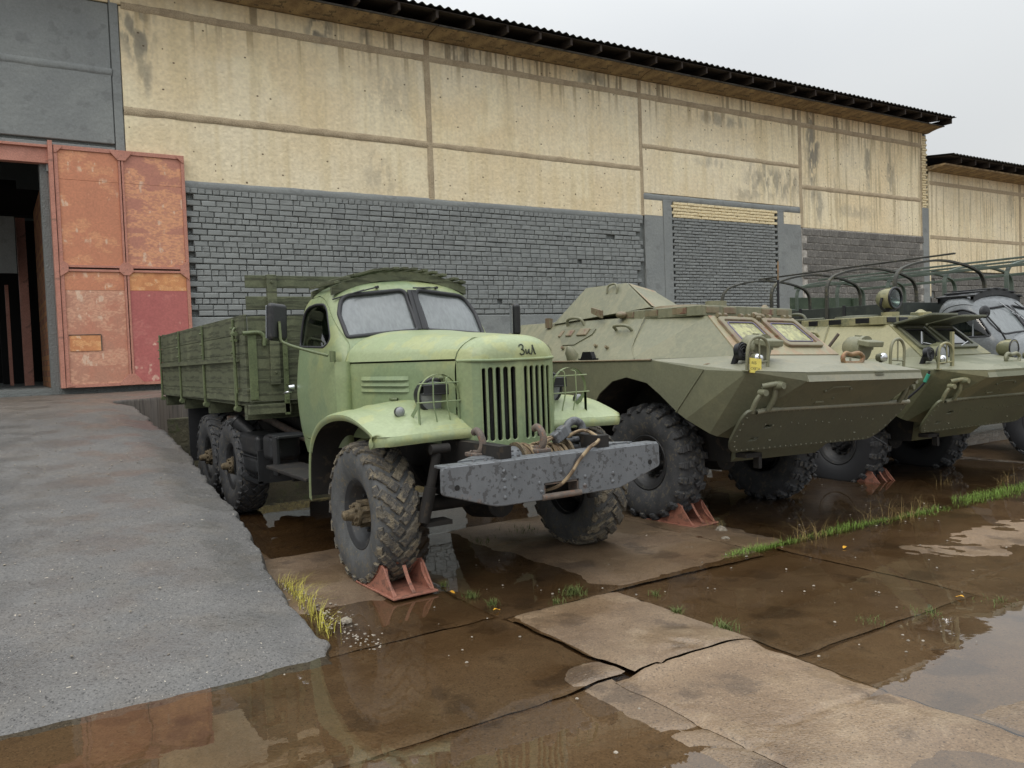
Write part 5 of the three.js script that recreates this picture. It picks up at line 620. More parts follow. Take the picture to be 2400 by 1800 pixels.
  S('tow_shackle', [tube([[0.0, 1.43, 1.53], [-0.02, 1.47, 1.53], [0.02, 1.51, 1.53], [0.1, 1.5, 1.53], [0.14, 1.505, 1.53], [0.22, 1.51, 1.53], [0.27, 1.475, 1.53], [0.24, 1.43, 1.53], [0.16, 1.425, 1.53], [0.06, 1.425, 1.53]], 0.02, 60, 8, true), span(0.02, 0.25, 1.4, 1.42, 1.48, 1.6, 0.005)], lidsOpen ? pal.deck : M.brass);
  // lower bow hatch, wave plate, underside
  const G = plane3([0, 1.29, 1.75], [0, 0.55, 0.89], [0, -0.89, 0.55].map((k, i) => (i === 1 ? -0.55 * 0 - 0.85 : i === 2 ? 0.53 : 0))), gp = (g) => g.applyMatrix4(G);
  S('bow_hatch', [gp(ext(roundPoly([[-0.45, -0.3], [-0.2, -0.3], [-0.12, -0.09], [-0.37, -0.09]], 0.03), 0.014, { bevel: 0.004 })), ...[[-0.45, -0.26], [-0.18, -0.26], [-0.1, -0.12], [-0.42, -0.14]].map(([a, b]) => gp(cyl([a, b, 0.0], [a, b, 0.03], 0.016, 0.013, 8))), gp(rb(0.12, 0.035, 0.04, -0.32, -0.31, 0.02, 0.01))], pal.low);
  S('bow_step', [span(0.1, 0.22, 1.325, 1.33, 1.75, 1.765), span(0.1, 0.22, 1.345, 1.35, 1.72, 1.76)], pal.low);
  const Wp = plane3([0, 0.71, 1.13], [0, 0.36, 0.3], [0, -0.3, 0.36]), wp = (g) => g.applyMatrix4(Wp), wo = roundPoly([[-1.0, 0], [0.95, 0], [1.06, 0.12], [1.14, 0.38], [1.12, 0.465], [-1.12, 0.465], [-1.14, 0.38], [-1.09, 0.12]], [0.14, 0.14, 0.05, 0.05, 0.06, 0.16, 0.08, 0.05]);
  S('wave_plate', wp(ext(wo, 0.018, { bevel: 0.004, holes: [[[-0.78, 0.3], [-0.68, 0.3], [-0.70, 0.26], [-0.8, 0.26]], [[-0.86, 0.16], [-0.76, 0.16], [-0.78, 0.12], [-0.88, 0.12]]].map((h) => h.reverse()) })), pal.vane);
  S('wave_plate_lip', wp(tube([[-1.02, 0.45, 0.02], [-0.9, 0.468, 0.02], [0, 0.47, 0.02], [1.12, 0.47, 0.02]], 0.02, 40)), pal.deck);
  const rv = []; for (const [a, b] of along(wo, 70)) rv.push(new THREE.SphereGeometry(0.009, 6, 4).applyMatrix4(Wp.clone().multiply(new THREE.Matrix4().makeTranslation(a * 0.965, 0.02 + b * 0.92, 0.022)))); for (let i = 0; i < 16; i++) rv.push(new THREE.SphereGeometry(0.008, 6, 4).applyMatrix4(Wp.clone().multiply(new THREE.Matrix4().makeTranslation(-0.8 + i * 0.11, 0.31 - (i % 3) * 0.02, 0.022)))); stuff(S('rivets', rv, pal.deck));
  S('wave_plate_arm', [cyl([-0.6, 0.7, 0.85], [-0.6, 0.8, 1.22], 0.025), cyl([0.6, 0.7, 0.85], [0.6, 0.8, 1.22], 0.025), cyl([0.95, 1.27, 1.55], [0.85, 0.9, 1.25], 0.014)], pal.low);
  S('axle', [cyl([-0.8, 0.53, 0.06], [0.8, 0.53, 0.06], 0.07), cyl([0, 0.53, -0.12], [0, 0.53, 0.22], 0.17, 0.15, 16), cyl([-0.8, 0.53, -2.75], [0.8, 0.53, -2.75], 0.07), ...[-0.5, 0.5].map((k) => tube([[k, 0.72, -0.6], [k, 0.6, 0], [k, 0.72, 0.7]], 0.045, 12))], M.chassis);
  S('tow_bracket', [bx(0.2, 0.04, 0.12, -0.6, 0.64, 1.0), bx(0.04, 0.12, 0.06, -0.52, 0.58, 1.03)], M.chassis);
  if (tower) {
    S('tower', crease(conv([[-0.44, 2.30, -1.40], [-0.42, 2.30, -0.76], [0.40, 2.285, -1.2], [0.40, 2.30, -1.9], [-0.74, 1.9, -1.62], [-0.62, 2.0, -0.2], [0.1, 1.9, -0.2], [0.48, 1.96, -0.85], [0.7, 1.9, -2.3]]), 0.12), pal.up);
    S('tower_plate', crease(conv([[-0.405, 2.295, -0.752], [-0.59, 2.01, -0.2], [0.4, 2.28, -1.19], [0.47, 1.97, -0.84], [0, 2.1, -0.7]]).translate(0.004, 0.004, 0.004), 0.12), pal.front); S('lifting_eye', [tube([[-0.5, 2.2, -0.98], [-0.49, 2.28, -0.97], [-0.47, 2.3, -0.9], [-0.49, 2.27, -0.83], [-0.5, 2.19, -0.82]], 0.011, 20)], pal.up);
    S('spade_bracket', [at(ext([[0, 0], [0.03, 0.0], [0.05, 0.1], [0.0, 0.11]], 0.08), -0.78, 1.86, -1.72), at(ext([[0, 0], [0.16, 0.06], [0.16, 0.12], [0.0, 0.08]], 0.03), -0.78, 1.92, -0.75, 0, Math.PI / 2), new THREE.SphereGeometry(0.06, 14, 8).scale(1, 0.6, 1).translate(-0.72, 1.94, -0.5)], pal.trim);
    S('aerial', [cyl([0.66, 1.8, 0.33], [0.66, 2.28, 0.33], 0.014, 0.012, 8)], M.blackGloss); S('aerial_tip', cyl([0.66, 2.28, 0.33], [0.66, 2.47, 0.33], 0.009, 0.006, 8), M.brass);
  } else {
    const L = grp('searchlight', T), q = lampAt(-0.28, 2.19, 0.36, 0.12, pal, {}); S('shell', q.shell, pal.up, undefined, L); S('reflector', q.reflector, M.reflector, undefined, L); S('lens', q.lens, M.glass, undefined, L); S('rim', at(new THREE.TorusGeometry(0.122, 0.014, 8, 32), -0.28, 2.19, 0.42), M.blackGloss, undefined, L); S('yoke', [tube([[-0.42, 2.2, 0.34], [-0.43, 2.1, 0.33], [-0.36, 2.04, 0.34], [-0.28, 2.03, 0.35], [-0.2, 2.04, 0.34], [-0.14, 2.1, 0.33], [-0.14, 2.2, 0.34]], 0.016, 30), bx(0.1, 0.05, 0.06, -0.28, 2.06, 0.35)], M.blackGloss, undefined, L);
    S('exhaust_rod', [cyl([-0.985, 1.55, -0.06], [-0.93, 1.79, 0.12], 0.018, 0.018, 10), tube([[-0.9, 1.7, -0.75], [-0.96, 1.73, -0.65], [-0.93, 1.7, -0.5]], 0.02, 12)], M.rust);
    S('marker_pole', cyl([-0.86, 1.38, 1.42], [-0.85, 1.76, 1.42], 0.02, 0.022, 12), pal.up);
    S('roof_pipe', [cyl([-0.5, 1.99, -2.0], [-0.5, 1.99, -0.4], 0.018), tube([[-0.45, 1.97, -1.0], [-0.45, 2.06, -0.95], [-0.45, 2.05, -0.75], [-0.45, 1.97, -0.7]], 0.02, 14)], pal.trim);
    S('cable', [tube([[-1.15, 1.36, 1.35], [-1.15, 1.25, 1.3], [-1.17, 1.0, 1.0], [-1.15, 0.9, 0.7], [-1.12, 0.7, 0.6], [-1.0, 0.55, 0.75]], 0.012, 40)], M.rubber); S('cable_sleeve', cyl([-1.152, 1.33, 1.34], [-1.155, 1.25, 1.3], 0.018), std({ color: 0x3f9a80, roughness: 0.5 }));
  }
  const mats = tower ? [M.tyre, M.tyre, M.rim, M.rim] : [M.rubber, M.tyre, M.rim, M.rim];
  for (const s of [-1, 1]) for (const zz of [0.06, -2.75]) { const w = wheel(T, s * 0.81, 0.525 + (s > 0 ? 0.02 : -0.012), zz, { tyre: tyreB, hub: hubFlat, mats, spin: zz + s }); w.scale.set(1, 1, 1); }
  return T;
}
makeScout({ name: 'scout_car', label: 'olive armored car with raised angular tower and rust edged closed windows', x: 6.1, z: 10.15, yaw: 0.03, roll: -0.03, pal: M.ol1, tower: true });
makeScout({ name: 'scout_car', label: 'sand and olive armored car with round searchlight and propped open window lids', x: 9.3, z: 9.9, yaw: 0.0, roll: -0.01, pal: M.ol2, lidsOpen: true, drop: 0.1 });
{ // the yellow notice hung on the lamp guard of the first armoured car
  const c = document.createElement('canvas'); c.width = 256; c.height = 224; const x = c.getContext('2d'); x.fillStyle = '#d8c860'; x.fillRect(0, 0, 256, 224); x.fillStyle = '#c2ac48'; for (let i = 0; i < 60; i++) x.fillRect(hash(i, 1) * 256, hash(i, 2) * 224, 14, 6); x.fillStyle = '#3a3424'; x.font = 'bold 62px sans-serif'; x.textBaseline = 'middle'; x.fillText('АКБ', 26, 70); x.fillText('СНЯТЫ', 10, 160); x.fillStyle = '#d4c258'; for (let i = 0; i < 6; i++) x.fillRect(30 + i * 40, 30, 4, 170);
  const t = new THREE.CanvasTexture(c); t.colorSpace = THREE.SRGBColorSpace;
  const s = tag(grp('notice_board', scene, 5.14, 1.445, 11.63), 'small yellow notice with dark stencilled letters hanging on a lamp guard', 'sign'); s.rotation.set(-0.06, 0.12, -0.1);
  obj('plate', rb(0.155, 0.12, 0.004, 0, 0, 0, 0.002), std({ color: 0xb8a548, roughness: 0.6 }), s); obj('print', new THREE.PlaneGeometry(0.15, 0.115).translate(0, 0, 0.0045), std({ map: t, roughness: 0.6 }), s, undefined, true);
  obj('wire', [tube([[-0.07, 0.06, 0], [-0.04, 0.1, -0.02], [0, 0.11, -0.02]], 0.002, 10), tube([[0.07, 0.06, 0], [0.04, 0.1, -0.02], [0, 0.11, -0.02]], 0.002, 10)], M.rust, s);
}
{ // red steel wheel chocks
  const cr = std({ map: rep(speckle([158, 108, 90], [144, 96, 80], { s: 8, c: [108, 78, 66], cs: 0.56 }), 2), roughness: 0.6, bumpMap: bumpFine, bumpScale: 0.001 });
  const cp = Array.from({ length: 8 }, (_, i) => { const a = mix(0.05, 0.92, i / 7); return [0.53 * Math.sin(a) - 0.53 + 0.06, 0.515 - 0.525 * Math.cos(a)]; });
  const base = grp('wheel_chock', scene); const B = (n, g) => obj(n, g, cr, base);
  const off = cp[0][0], prof = cp.map(([z, y]) => [z - off, Math.max(0.012, y)]), top = prof[7];
  for (const x of [-0.15, 0.15]) B('side_plate', extX([...prof, [top[0] + 0.03, top[1] - 0.01], [top[0] + 0.16, 0.03], [top[0] + 0.18, 0.0], [0, 0]], x - 0.006, x + 0.006));
  for (const x of [-0.14, 0.0, 0.14]) B('rib', grid(2, 12, (u, v) => [x - 0.014 + 0.028 * u, mix(top[1] - 0.015, 0.02, v), top[0] + 0.035 + 0.135 * v - 0.035 * Math.sin(v * Math.PI) * (x === 0 ? 0.4 : 1)]));
  B('saddle', grid(1, 12, (u, v) => { const t = v * 7, i = Math.min(6, Math.floor(t)), f = t - i; return [mix(-0.165, 0.165, u), mix(prof[i][1], prof[i + 1][1], f) + 0.004, mix(prof[i][0], prof[i + 1][0], f) - 0.002]; }));
  B('base_plate', rb(0.34, 0.014, top[0] + 0.21, 0, 0.009, (top[0] + 0.19) / 2, 0.004));
  tag(base, 'red steel wheel chock against the muddy tyre of the light green truck', 'wheel chock', 'red wheel chocks'); base.position.set(2.32, 0.012, 10.54); base.rotation.y = 0.04;
  const c2 = base.clone(); c2.name = numbered('wheel_chock'); scene.add(c2); c2.userData = { ...base.userData, label: 'red steel wheel chock under the armored car with the tower' }; c2.position.set(5.32, 0.0, 10.22); c2.rotation.y = 0.1; c2.scale.set(1, 1.03, 1);
  const c3 = base.clone(); c3.name = numbered('wheel_chock'); scene.add(c3); c3.userData = { ...base.userData, label: 'red steel wheel chock under the armored car with the searchlight' }; c3.position.set(8.5, -0.06, 9.98); c3.rotation.y = 0.06;
}
// ------------------------------------------------------------------ the trucks at the end of the row, the second hall, the train
{
  M.navy = std({ map: rep(speckle([108, 112, 114], [100, 104, 106], { s: 5, c: [116, 120, 122], cs: 0.6 }), 0.6), roughness: 0.32 });
  M.bedDark = std({ map: rep(speckle([48, 54, 50], [40, 46, 42], { s: 6, c: [58, 64, 56], cs: 0.6 }), 0.8), roughness: 0.6 });
  M.hoop = std({ map: rep(speckle([62, 62, 54], [50, 50, 46], { s: 6, c: [92, 88, 66], cs: 0.58 }), 1.5), roughness: 0.6 });
  M.hoop2 = std({ map: rep(speckle([88, 98, 88], [76, 88, 78], { s: 6 }), 1.5), roughness: 0.55 });
  M.bedGreen = std({ map: rep(speckle([72, 86, 66], [62, 76, 58], { s: 6, c: [84, 96, 76], cs: 0.62 }), 0.9), roughness: 0.6 });
  const T = tag(grp('bonnet_truck', scene, 12.2, 0, 10.9), 'dark grey truck with rounded cab, black roof rack and bare bed hoops', 'truck');
  const Z = (n, g, m, l, p = T) => obj(n, g, m, p, l);
  const rows = [[0.75, 0.76, -0.55, -1.55, 0, 6], [1.0, 0.79, -0.55, -1.6, 0, 6], [1.5, 0.80, -0.58, -1.62, 0.03, 6], [1.62, 0.79, -0.66, -1.62, 0.06, 6], [1.8, 0.765, -0.80, -1.6, 0.08, 5.5], [2.0, 0.72, -0.96, -1.57, 0.09, 5], [2.1, 0.67, -1.03, -1.53, 0.08, 4.4], [2.17, 0.58, -1.1, -1.48, 0.05, 3.4], [2.215, 0.42, -1.18, -1.42, 0.03, 2.6], [2.235, 0.2, -1.26, -1.36, 0.01, 2.1], [2.24, 0.06, -1.29, -1.33, 0, 2]];
  const outer = cabLoft(rows), inner = cabLoft(rows, { inset: 0.035 }), F = outer.userData.front, S = outer.userData.side;
  const ws = roundPoly([[-0.03, 1.66], [-0.03, 2.03], [-0.58, 1.98], [-0.66, 1.82], [-0.64, 1.62], [-0.35, 1.645]].reverse(), [0.02, 0.06, 0.1, 0.05, 0.1, 0.02].reverse()), mir = (p) => p.map(([x, y]) => [-x, y]).reverse();
  const dw = roundPoly([[-1.48, 1.6], [-1.4, 1.95], [-1.15, 1.99], [-0.98, 1.93], [-0.74, 1.6]], [0.05, 0.16, 0.05, 0.1, 0.05]);
  const shell = cut(outer, inner); Z('cab', crease(cut(shell, ext(ws, 1).translate(0, 0, -1.15), ext(mir(ws), 1).translate(0, 0, -1.15), extX(dw, -1.2, -0.4), extX(dw, 0.4, 1.2))), M.navy);
  for (const s of [-1, 1]) {
    const w = s < 0 ? ws : mir(ws); Z('windscreen', pane(w, ([x, y]) => [x, y, F(x, y) - 0.016]), M.fog); Z('windscreen_gasket', ring(w, ([x, y]) => [x, y, F(x, y)], 0.014), M.rubber);
    Z('window', pane(dw, ([z, y]) => [s * (S(y, z) - 0.02), y, z]), M.glass); Z('window_gasket', ring(dw, ([z, y]) => [s * (S(y, z) - 0.004), y, z], 0.012), M.rubber); Z('window_post', cyl([s * (S(1.6, -0.98) - 0.012), 1.6, -0.98], [s * (S(1.97, -1.02) - 0.012), 1.97, -1.02], 0.012), M.navy);
    Z('door_seam', ring(roundPoly([[-1.55, 0.85], [-1.55, 1.75], [-1.42, 2.03], [-1.12, 2.065], [-0.92, 1.98], [-0.6, 1.5], [-0.57, 0.85]], [0.05, 0.2, 0.16, 0.1, 0.16, 0.15, 0.05]), ([z, y]) => [s * (S(y, z) + 0.0005), y, z], 0.005), M.dark);
    Z('wiper', [cyl([s * 0.2, 2.07, F(0.2, 2.07) + 0.03], [s * 0.2 + 0.28, 1.82, F(0.4, 1.82) + 0.05], 0.006), cyl([s * 0.2 + 0.1, 1.93, F(0.3, 1.93) + 0.04], [s * 0.2 + 0.42, 1.73, F(0.5, 1.73) + 0.04], 0.007)], s < 0 ? M.chrome : M.rubber);
    Z('wing', [grid(16, 30, (u, v) => { const a = Math.PI * (1.02 - 0.86 * v), x = s * mix(0.98, 0.45, u); return [x, 0.55 + (0.62 - 0.03 * (1 - sm(0, 0.1, u))) * Math.sin(a) * 1.0, 0.02 + 0.72 * Math.cos(a)]; })], M.navy);
    const mm = grp('mirror', T); obj('housing', at(lathe([[0, -0.03], [0.06, -0.02], [0.085, 0.0], [0.085, 0.015]], 20), s * 0.95, 1.93, -0.72, Math.PI / 2, Math.PI * 0.9), M.black, mm); obj('arm', [tube([[s * 0.82, 1.5, -0.5], [s * 0.9, 1.68, -0.56], [s * 0.95, 1.86, -0.68], [s * 0.95, 1.93, -0.72]], 0.011, 20), rb(0.04, 0.1, 0.06, s * 0.82, 1.5, -0.52, 0.01)], M.black, mm);
    wheel(T, s * 0.86, 0.5, 0.0, { mats: [M.rubber, M.tyre, M.rim, M.rim], hub: hubFlat }); wheel(T, s * 0.86, 0.5, -3.6, { mats: [M.rubber, M.tyre, M.rim, M.rim], hub: hubFlat });
  }
  Z('bonnet', grid(30, 24, (u, v) => { const z = mix(-0.68, 0.75, v), t = mix(-1, 1, u), w = mix(0.74, 0.42, sm(0, 0.8, v)), top = mix(1.65, 1.45, v ** 1.6), e = (1 - Math.abs(t) ** 3) ** 0.5; return [w * t, mix(0.95, top, e ** 0.8), z]; }), M.navy);
  Z('grille_shell', rb(0.8, 0.62, 0.12, 0, 1.1, 0.74, 0.05), M.navy); Z('front_bumper', rb(1.9, 0.2, 0.1, 0, 0.68, 0.95, 0.03), M.black);
  for (const s of [-1, 1]) { const L = grp('headlamp', T), q = lampAt(s * 0.62, 1.28, 0.45, 0.1, null, {}); obj('shell', q.shell, M.navy, L); obj('lens', q.lens, M.lens, L); obj('reflector', q.reflector, M.reflector, L); }
  Z('seat', [rb(1.25, 0.5, 0.14, 0, 1.5, -1.45, 0.05), rb(1.25, 0.18, 0.5, 0, 1.2, -1.25, 0.05)], M.seat); Z('curtain', grid(20, 6, (u, v) => [-0.7 + 0.02 * Math.sin(u * 40), mix(1.6, 1.9, v) - 0.1 * u, mix(-1.47, -0.98, u)]), M.bedDark);
  const ry = (x) => 2.275 - 0.1 * (x / 0.6) ** 2;
  for (const z of [-1.05, -1.52]) Z('rack_beam', [grid(14, 1, (u, v) => { const x = mix(-0.62, 0.62, u); return [x, ry(x) - 0.09 * v, z]; }), grid(14, 1, (u, v) => { const x = mix(-0.62, 0.62, u); return [x, ry(x) - 0.09 * v, z - 0.045]; }), grid(14, 1, (u, v) => { const x = mix(-0.62, 0.62, u); return [x, ry(x), z - 0.045 * v]; })], M.black);
  for (const x of [-0.6, -0.4, -0.2, 0, 0.2, 0.4, 0.6]) Z('rack_slat', rb(0.08, 0.025, 0.56, x, ry(x) + 0.004, -1.3, 0.005, 0, 0, -0.3 * x), M.black);
  Z('chassis', [span(-0.45, -0.35, 0.65, 0.85, -5.3, 0.9), span(0.35, 0.45, 0.65, 0.85, -5.3, 0.9), cyl([-0.8, 0.5, 0], [0.8, 0.5, 0], 0.06), cyl([-0.8, 0.5, -3.6], [0.8, 0.5, -3.6], 0.08)], M.chassis);
  const y0 = 1.25; for (const s of [-1, 1]) for (let k = 0; k < 4; k++) Z('bed_board', rb(0.03, 0.215, 3.75, s * 1.16, y0 + 0.11 + k * 0.22, -3.62, 0.004), M.bedDark); for (const s of [-1, 1]) for (const z of [-1.95, -2.7, -3.5, -4.3, -5.2]) Z('bed_iron', span(s * 1.185 - 0.01, s * 1.185 + 0.01, y0, y0 + 0.9, z - 0.025, z + 0.025, 0.004), M.black);
  for (let k = 0; k < 4; k++) { Z('bed_board', rb(2.3, 0.215, 0.03, 0, y0 + 0.11 + k * 0.22, -1.76, 0.004), M.bedDark); Z('bed_board', rb(2.3, 0.215, 0.03, 0, y0 + 0.11 + k * 0.22, -5.48, 0.004), M.bedDark); } Z('bed_floor', span(-1.15, 1.15, y0 - 0.06, y0 - 0.002, -5.48, -1.76), M.bedDark);
  // flat hoops, each bent from one strip
  const hoop = (w, y1, y2, z, parent, m, base = 1.6, th = 0.05) => { const pts = roundPoly([[-w, base], [-w, y1], [-w * 0.62, y1 + (y2 - y1) * 0.62], [0, y2], [w * 0.62, y1 + (y2 - y1) * 0.62], [w, y1], [w, base]], [0, 0.26, 0.5, 0.6, 0.5, 0.26, 0], 7).filter((p, i, L) => i === 0 || Math.hypot(p[0] - L[i - 1][0], p[1] - L[i - 1][1]) > 1e-4); const n = pts.length - 1, out = pts.map(([a, b], i) => { const q = pts[Math.min(n, i + 1)], r = pts[Math.max(0, i - 1)], l = Math.hypot(q[0] - r[0], q[1] - r[1]); return [a + (q[1] - r[1]) / l * 0.026, b - (q[0] - r[0]) / l * 0.026]; }); const g = ext([...pts, ...out.reverse()], th, { bevel: 0.003 }).translate(0, 0, z - th / 2); return obj('hoop', g, m, parent); };
  for (const z of [5.74, 6.83, 7.9, 9.04]) hoop(1.2, 2.58, 2.80, z - 10.9, T, M.hoop);
  Z('ridge_slat', [rb(0.05, 0.025, 3.7, 0.0, 2.83, -3.5, 0.006, -0.01)], M.hoop);
  // the green truck behind it: bed, boards, hoops and rails
  const G = tag(grp('stake_truck', scene, 15.1, 0, 7.5), 'green truck bed with pale green hoops and long rails at the far end', 'truck'); const Y = (n, g, m) => obj(n, g, m, G);
  for (const s of [-1, 1]) for (let k = 0; k < 3; k++) Y('bed_board', rb(0.03, 0.24, 4.6, s * 1.12, 1.42 + k * 0.25, -0.4, 0.004), M.bedGreen);
  for (let k = 0; k < 5; k++) { Y('bed_board', rb(2.24, 0.24, 0.03, 0, 1.42 + k * 0.25, -2.7, 0.004), M.bedGreen); } for (const x of [-0.9, 0, 0.9]) Y('stake', rb(0.07, 1.25, 0.05, x, 1.9, -2.66, 0.006), M.bedGreen);
  for (const z of [-2.55, -1.6, -0.53, 0.54, 1.57]) hoop(1.12, 2.72, 2.88, z, G, M.hoop2, 1.5, 0.06);
  for (const x of [-1.1, 1.1]) Y('rail', span(x - 0.02, x + 0.02, 2.70, 2.75, -2.6, 1.9, 0.006), M.hoop2); for (const x of [-0.35, 0.35]) Y('rail', span(x - 0.015, x + 0.015, 2.885, 2.92, -2.6, 1.9, 0.006), M.hoop2);
  Y('bed_floor', span(-1.12, 1.12, 1.22, 1.29, -2.7, 1.9), M.bedGreen); Y('cab', [rb(1.7, 1.1, 1.3, 0, 1.72, 2.75, 0.15), rb(1.3, 0.6, 1.1, 0, 1.35, 3.9, 0.12)], M.bedGreen);
  for (const s of [-1, 1]) for (const z of [-1.6, 3.6]) wheel(G, s * 0.86, 0.5, z, { mats: [M.rubber, M.tyre, M.rim, M.rim], hub: hubFlat }); Y('chassis', span(-0.5, 0.5, 0.7, 1.2, -2.6, 4.2), M.chassis);
  // second hall beyond the first
  const H = tag(grp('second_warehouse', scene), 'lower yellow panel hall continuing past the end of the warehouse', 'building'); const Q = (n, g, m) => obj(n, g, m, H);
  Q('wall', span(27, 52, -0.3, 7.1, -12, -0.06), M.joint); Q('wall', span(27.0, 27.06, 3, 7.1, -0.06, 0), M.plaster);
  for (const [a, b] of [[27.06, 32.9], [32.95, 38.9], [38.95, 45], [45.05, 51]]) { Q('wall_panel', span(a, b, 3.86, 4.98, -0.06, 0, 0.02), M.plaster); Q('wall_panel', span(a, b, 5.02, 6.78, -0.06, 0.004, 0.02), M.plaster); Q('parapet_panel', span(a, b, 6.84, 7.2, -0.06, 0, 0.02), M.plaster); Q('joint_mortar', span(a, b, 4.94, 5.06, -0.01, 0.012, 0.01), M.mortar); Q('joint_mortar', span(a, b, 6.75, 6.88, -0.01, 0.014, 0.01), M.mortar); Q('joint_mortar', span(b - 0.06, b + 0.1, 3.86, 7.2, -0.01, 0.018, 0.01), M.mortar); }
  const blk = []; for (let s = 0; s < 6; s++) blk.push(done(rb(0.395, 0.198, 0.05, 0, 0, 0, 0.012))); for (let r = 0; r < 9; r++) for (let x = 27.3 + (r % 2 ? 0.2 : 0); x < 36; x += 0.41) { const b = new THREE.Mesh(blk[0], M.block[Math.floor(rnd() * 3)]); b.name = 'block'; b.position.set(x, 3.7 - r * 0.213, -0.03 + rr(-0.006, 0.006)); b.rotation.z = rr(-0.01, 0.01); H.add(b); }
  Q('cornice', extX([[-0.3, 7.2], [0.0, 7.2], [0.18, 7.24], [0.4, 7.28], [0.56, 7.3], [0.57, 7.35], [-0.3, 7.36]], 27.02, 52), M.cornice);
  for (let x = 27.6; x < 40; x += 0.86) Q('rafter', bx(0.055, 0.17, 1.4, x, 7.44, 0.1), M.timberDark); Q('roof_deck', extX([[0.8, 7.53], [0.8, 7.55], [-12, 9.2], [-12, 9.18]], 27.0, 52), M.timberDark);
  for (let x = 26.99; x < 42; x += 1.12) Q('roof_sheet', grid(44, 2, (u, v) => { const xx = x + u * 1.15, z = 0.9 - v * 6; return [xx, 7.58 + 0.027 * Math.cos((xx / 0.2) * Math.PI * 2) + (0.9 - z) * 0.12, z]; }), M.roofSheet);
  // a railway carriage seen through the hall
  const R = tag(grp('train_carriage', scene, 0, 0, -24), 'green railway carriage with yellow stripe seen through the open gate', 'train'); const Tr = (n, g, m) => obj(n, g, m, R); const tg = std({ color: 0x3b4a34, roughness: 0.5 });
  Tr('body', [span(-14, 12, 1.5, 4.2, -2.6, 0, 0.1)], tg); for (let k = 0; k < 12; k++) Tr('corrugation', cyl([-14, 1.7 + k * 0.2, 0.005], [12, 1.7 + k * 0.2, 0.005], 0.025, 0.025, 6), tg); Tr('stripe', span(-14, 12, 2.35, 2.5, 0.0, 0.035), std({ color: 0xc9a21c, roughness: 0.5 })); Tr('roof', extX(Array.from({ length: 9 }, (_, i) => [-2.6 + 2.6 * i / 8, 4.2 + 0.6 * Math.sin(Math.PI * i / 8)]), -14, 12), std({ color: 0xa8adb0, roughness: 0.5 })); Tr('underframe', span(-13, 11, 0.9, 1.5, -2.4, -0.2), M.dark);
}
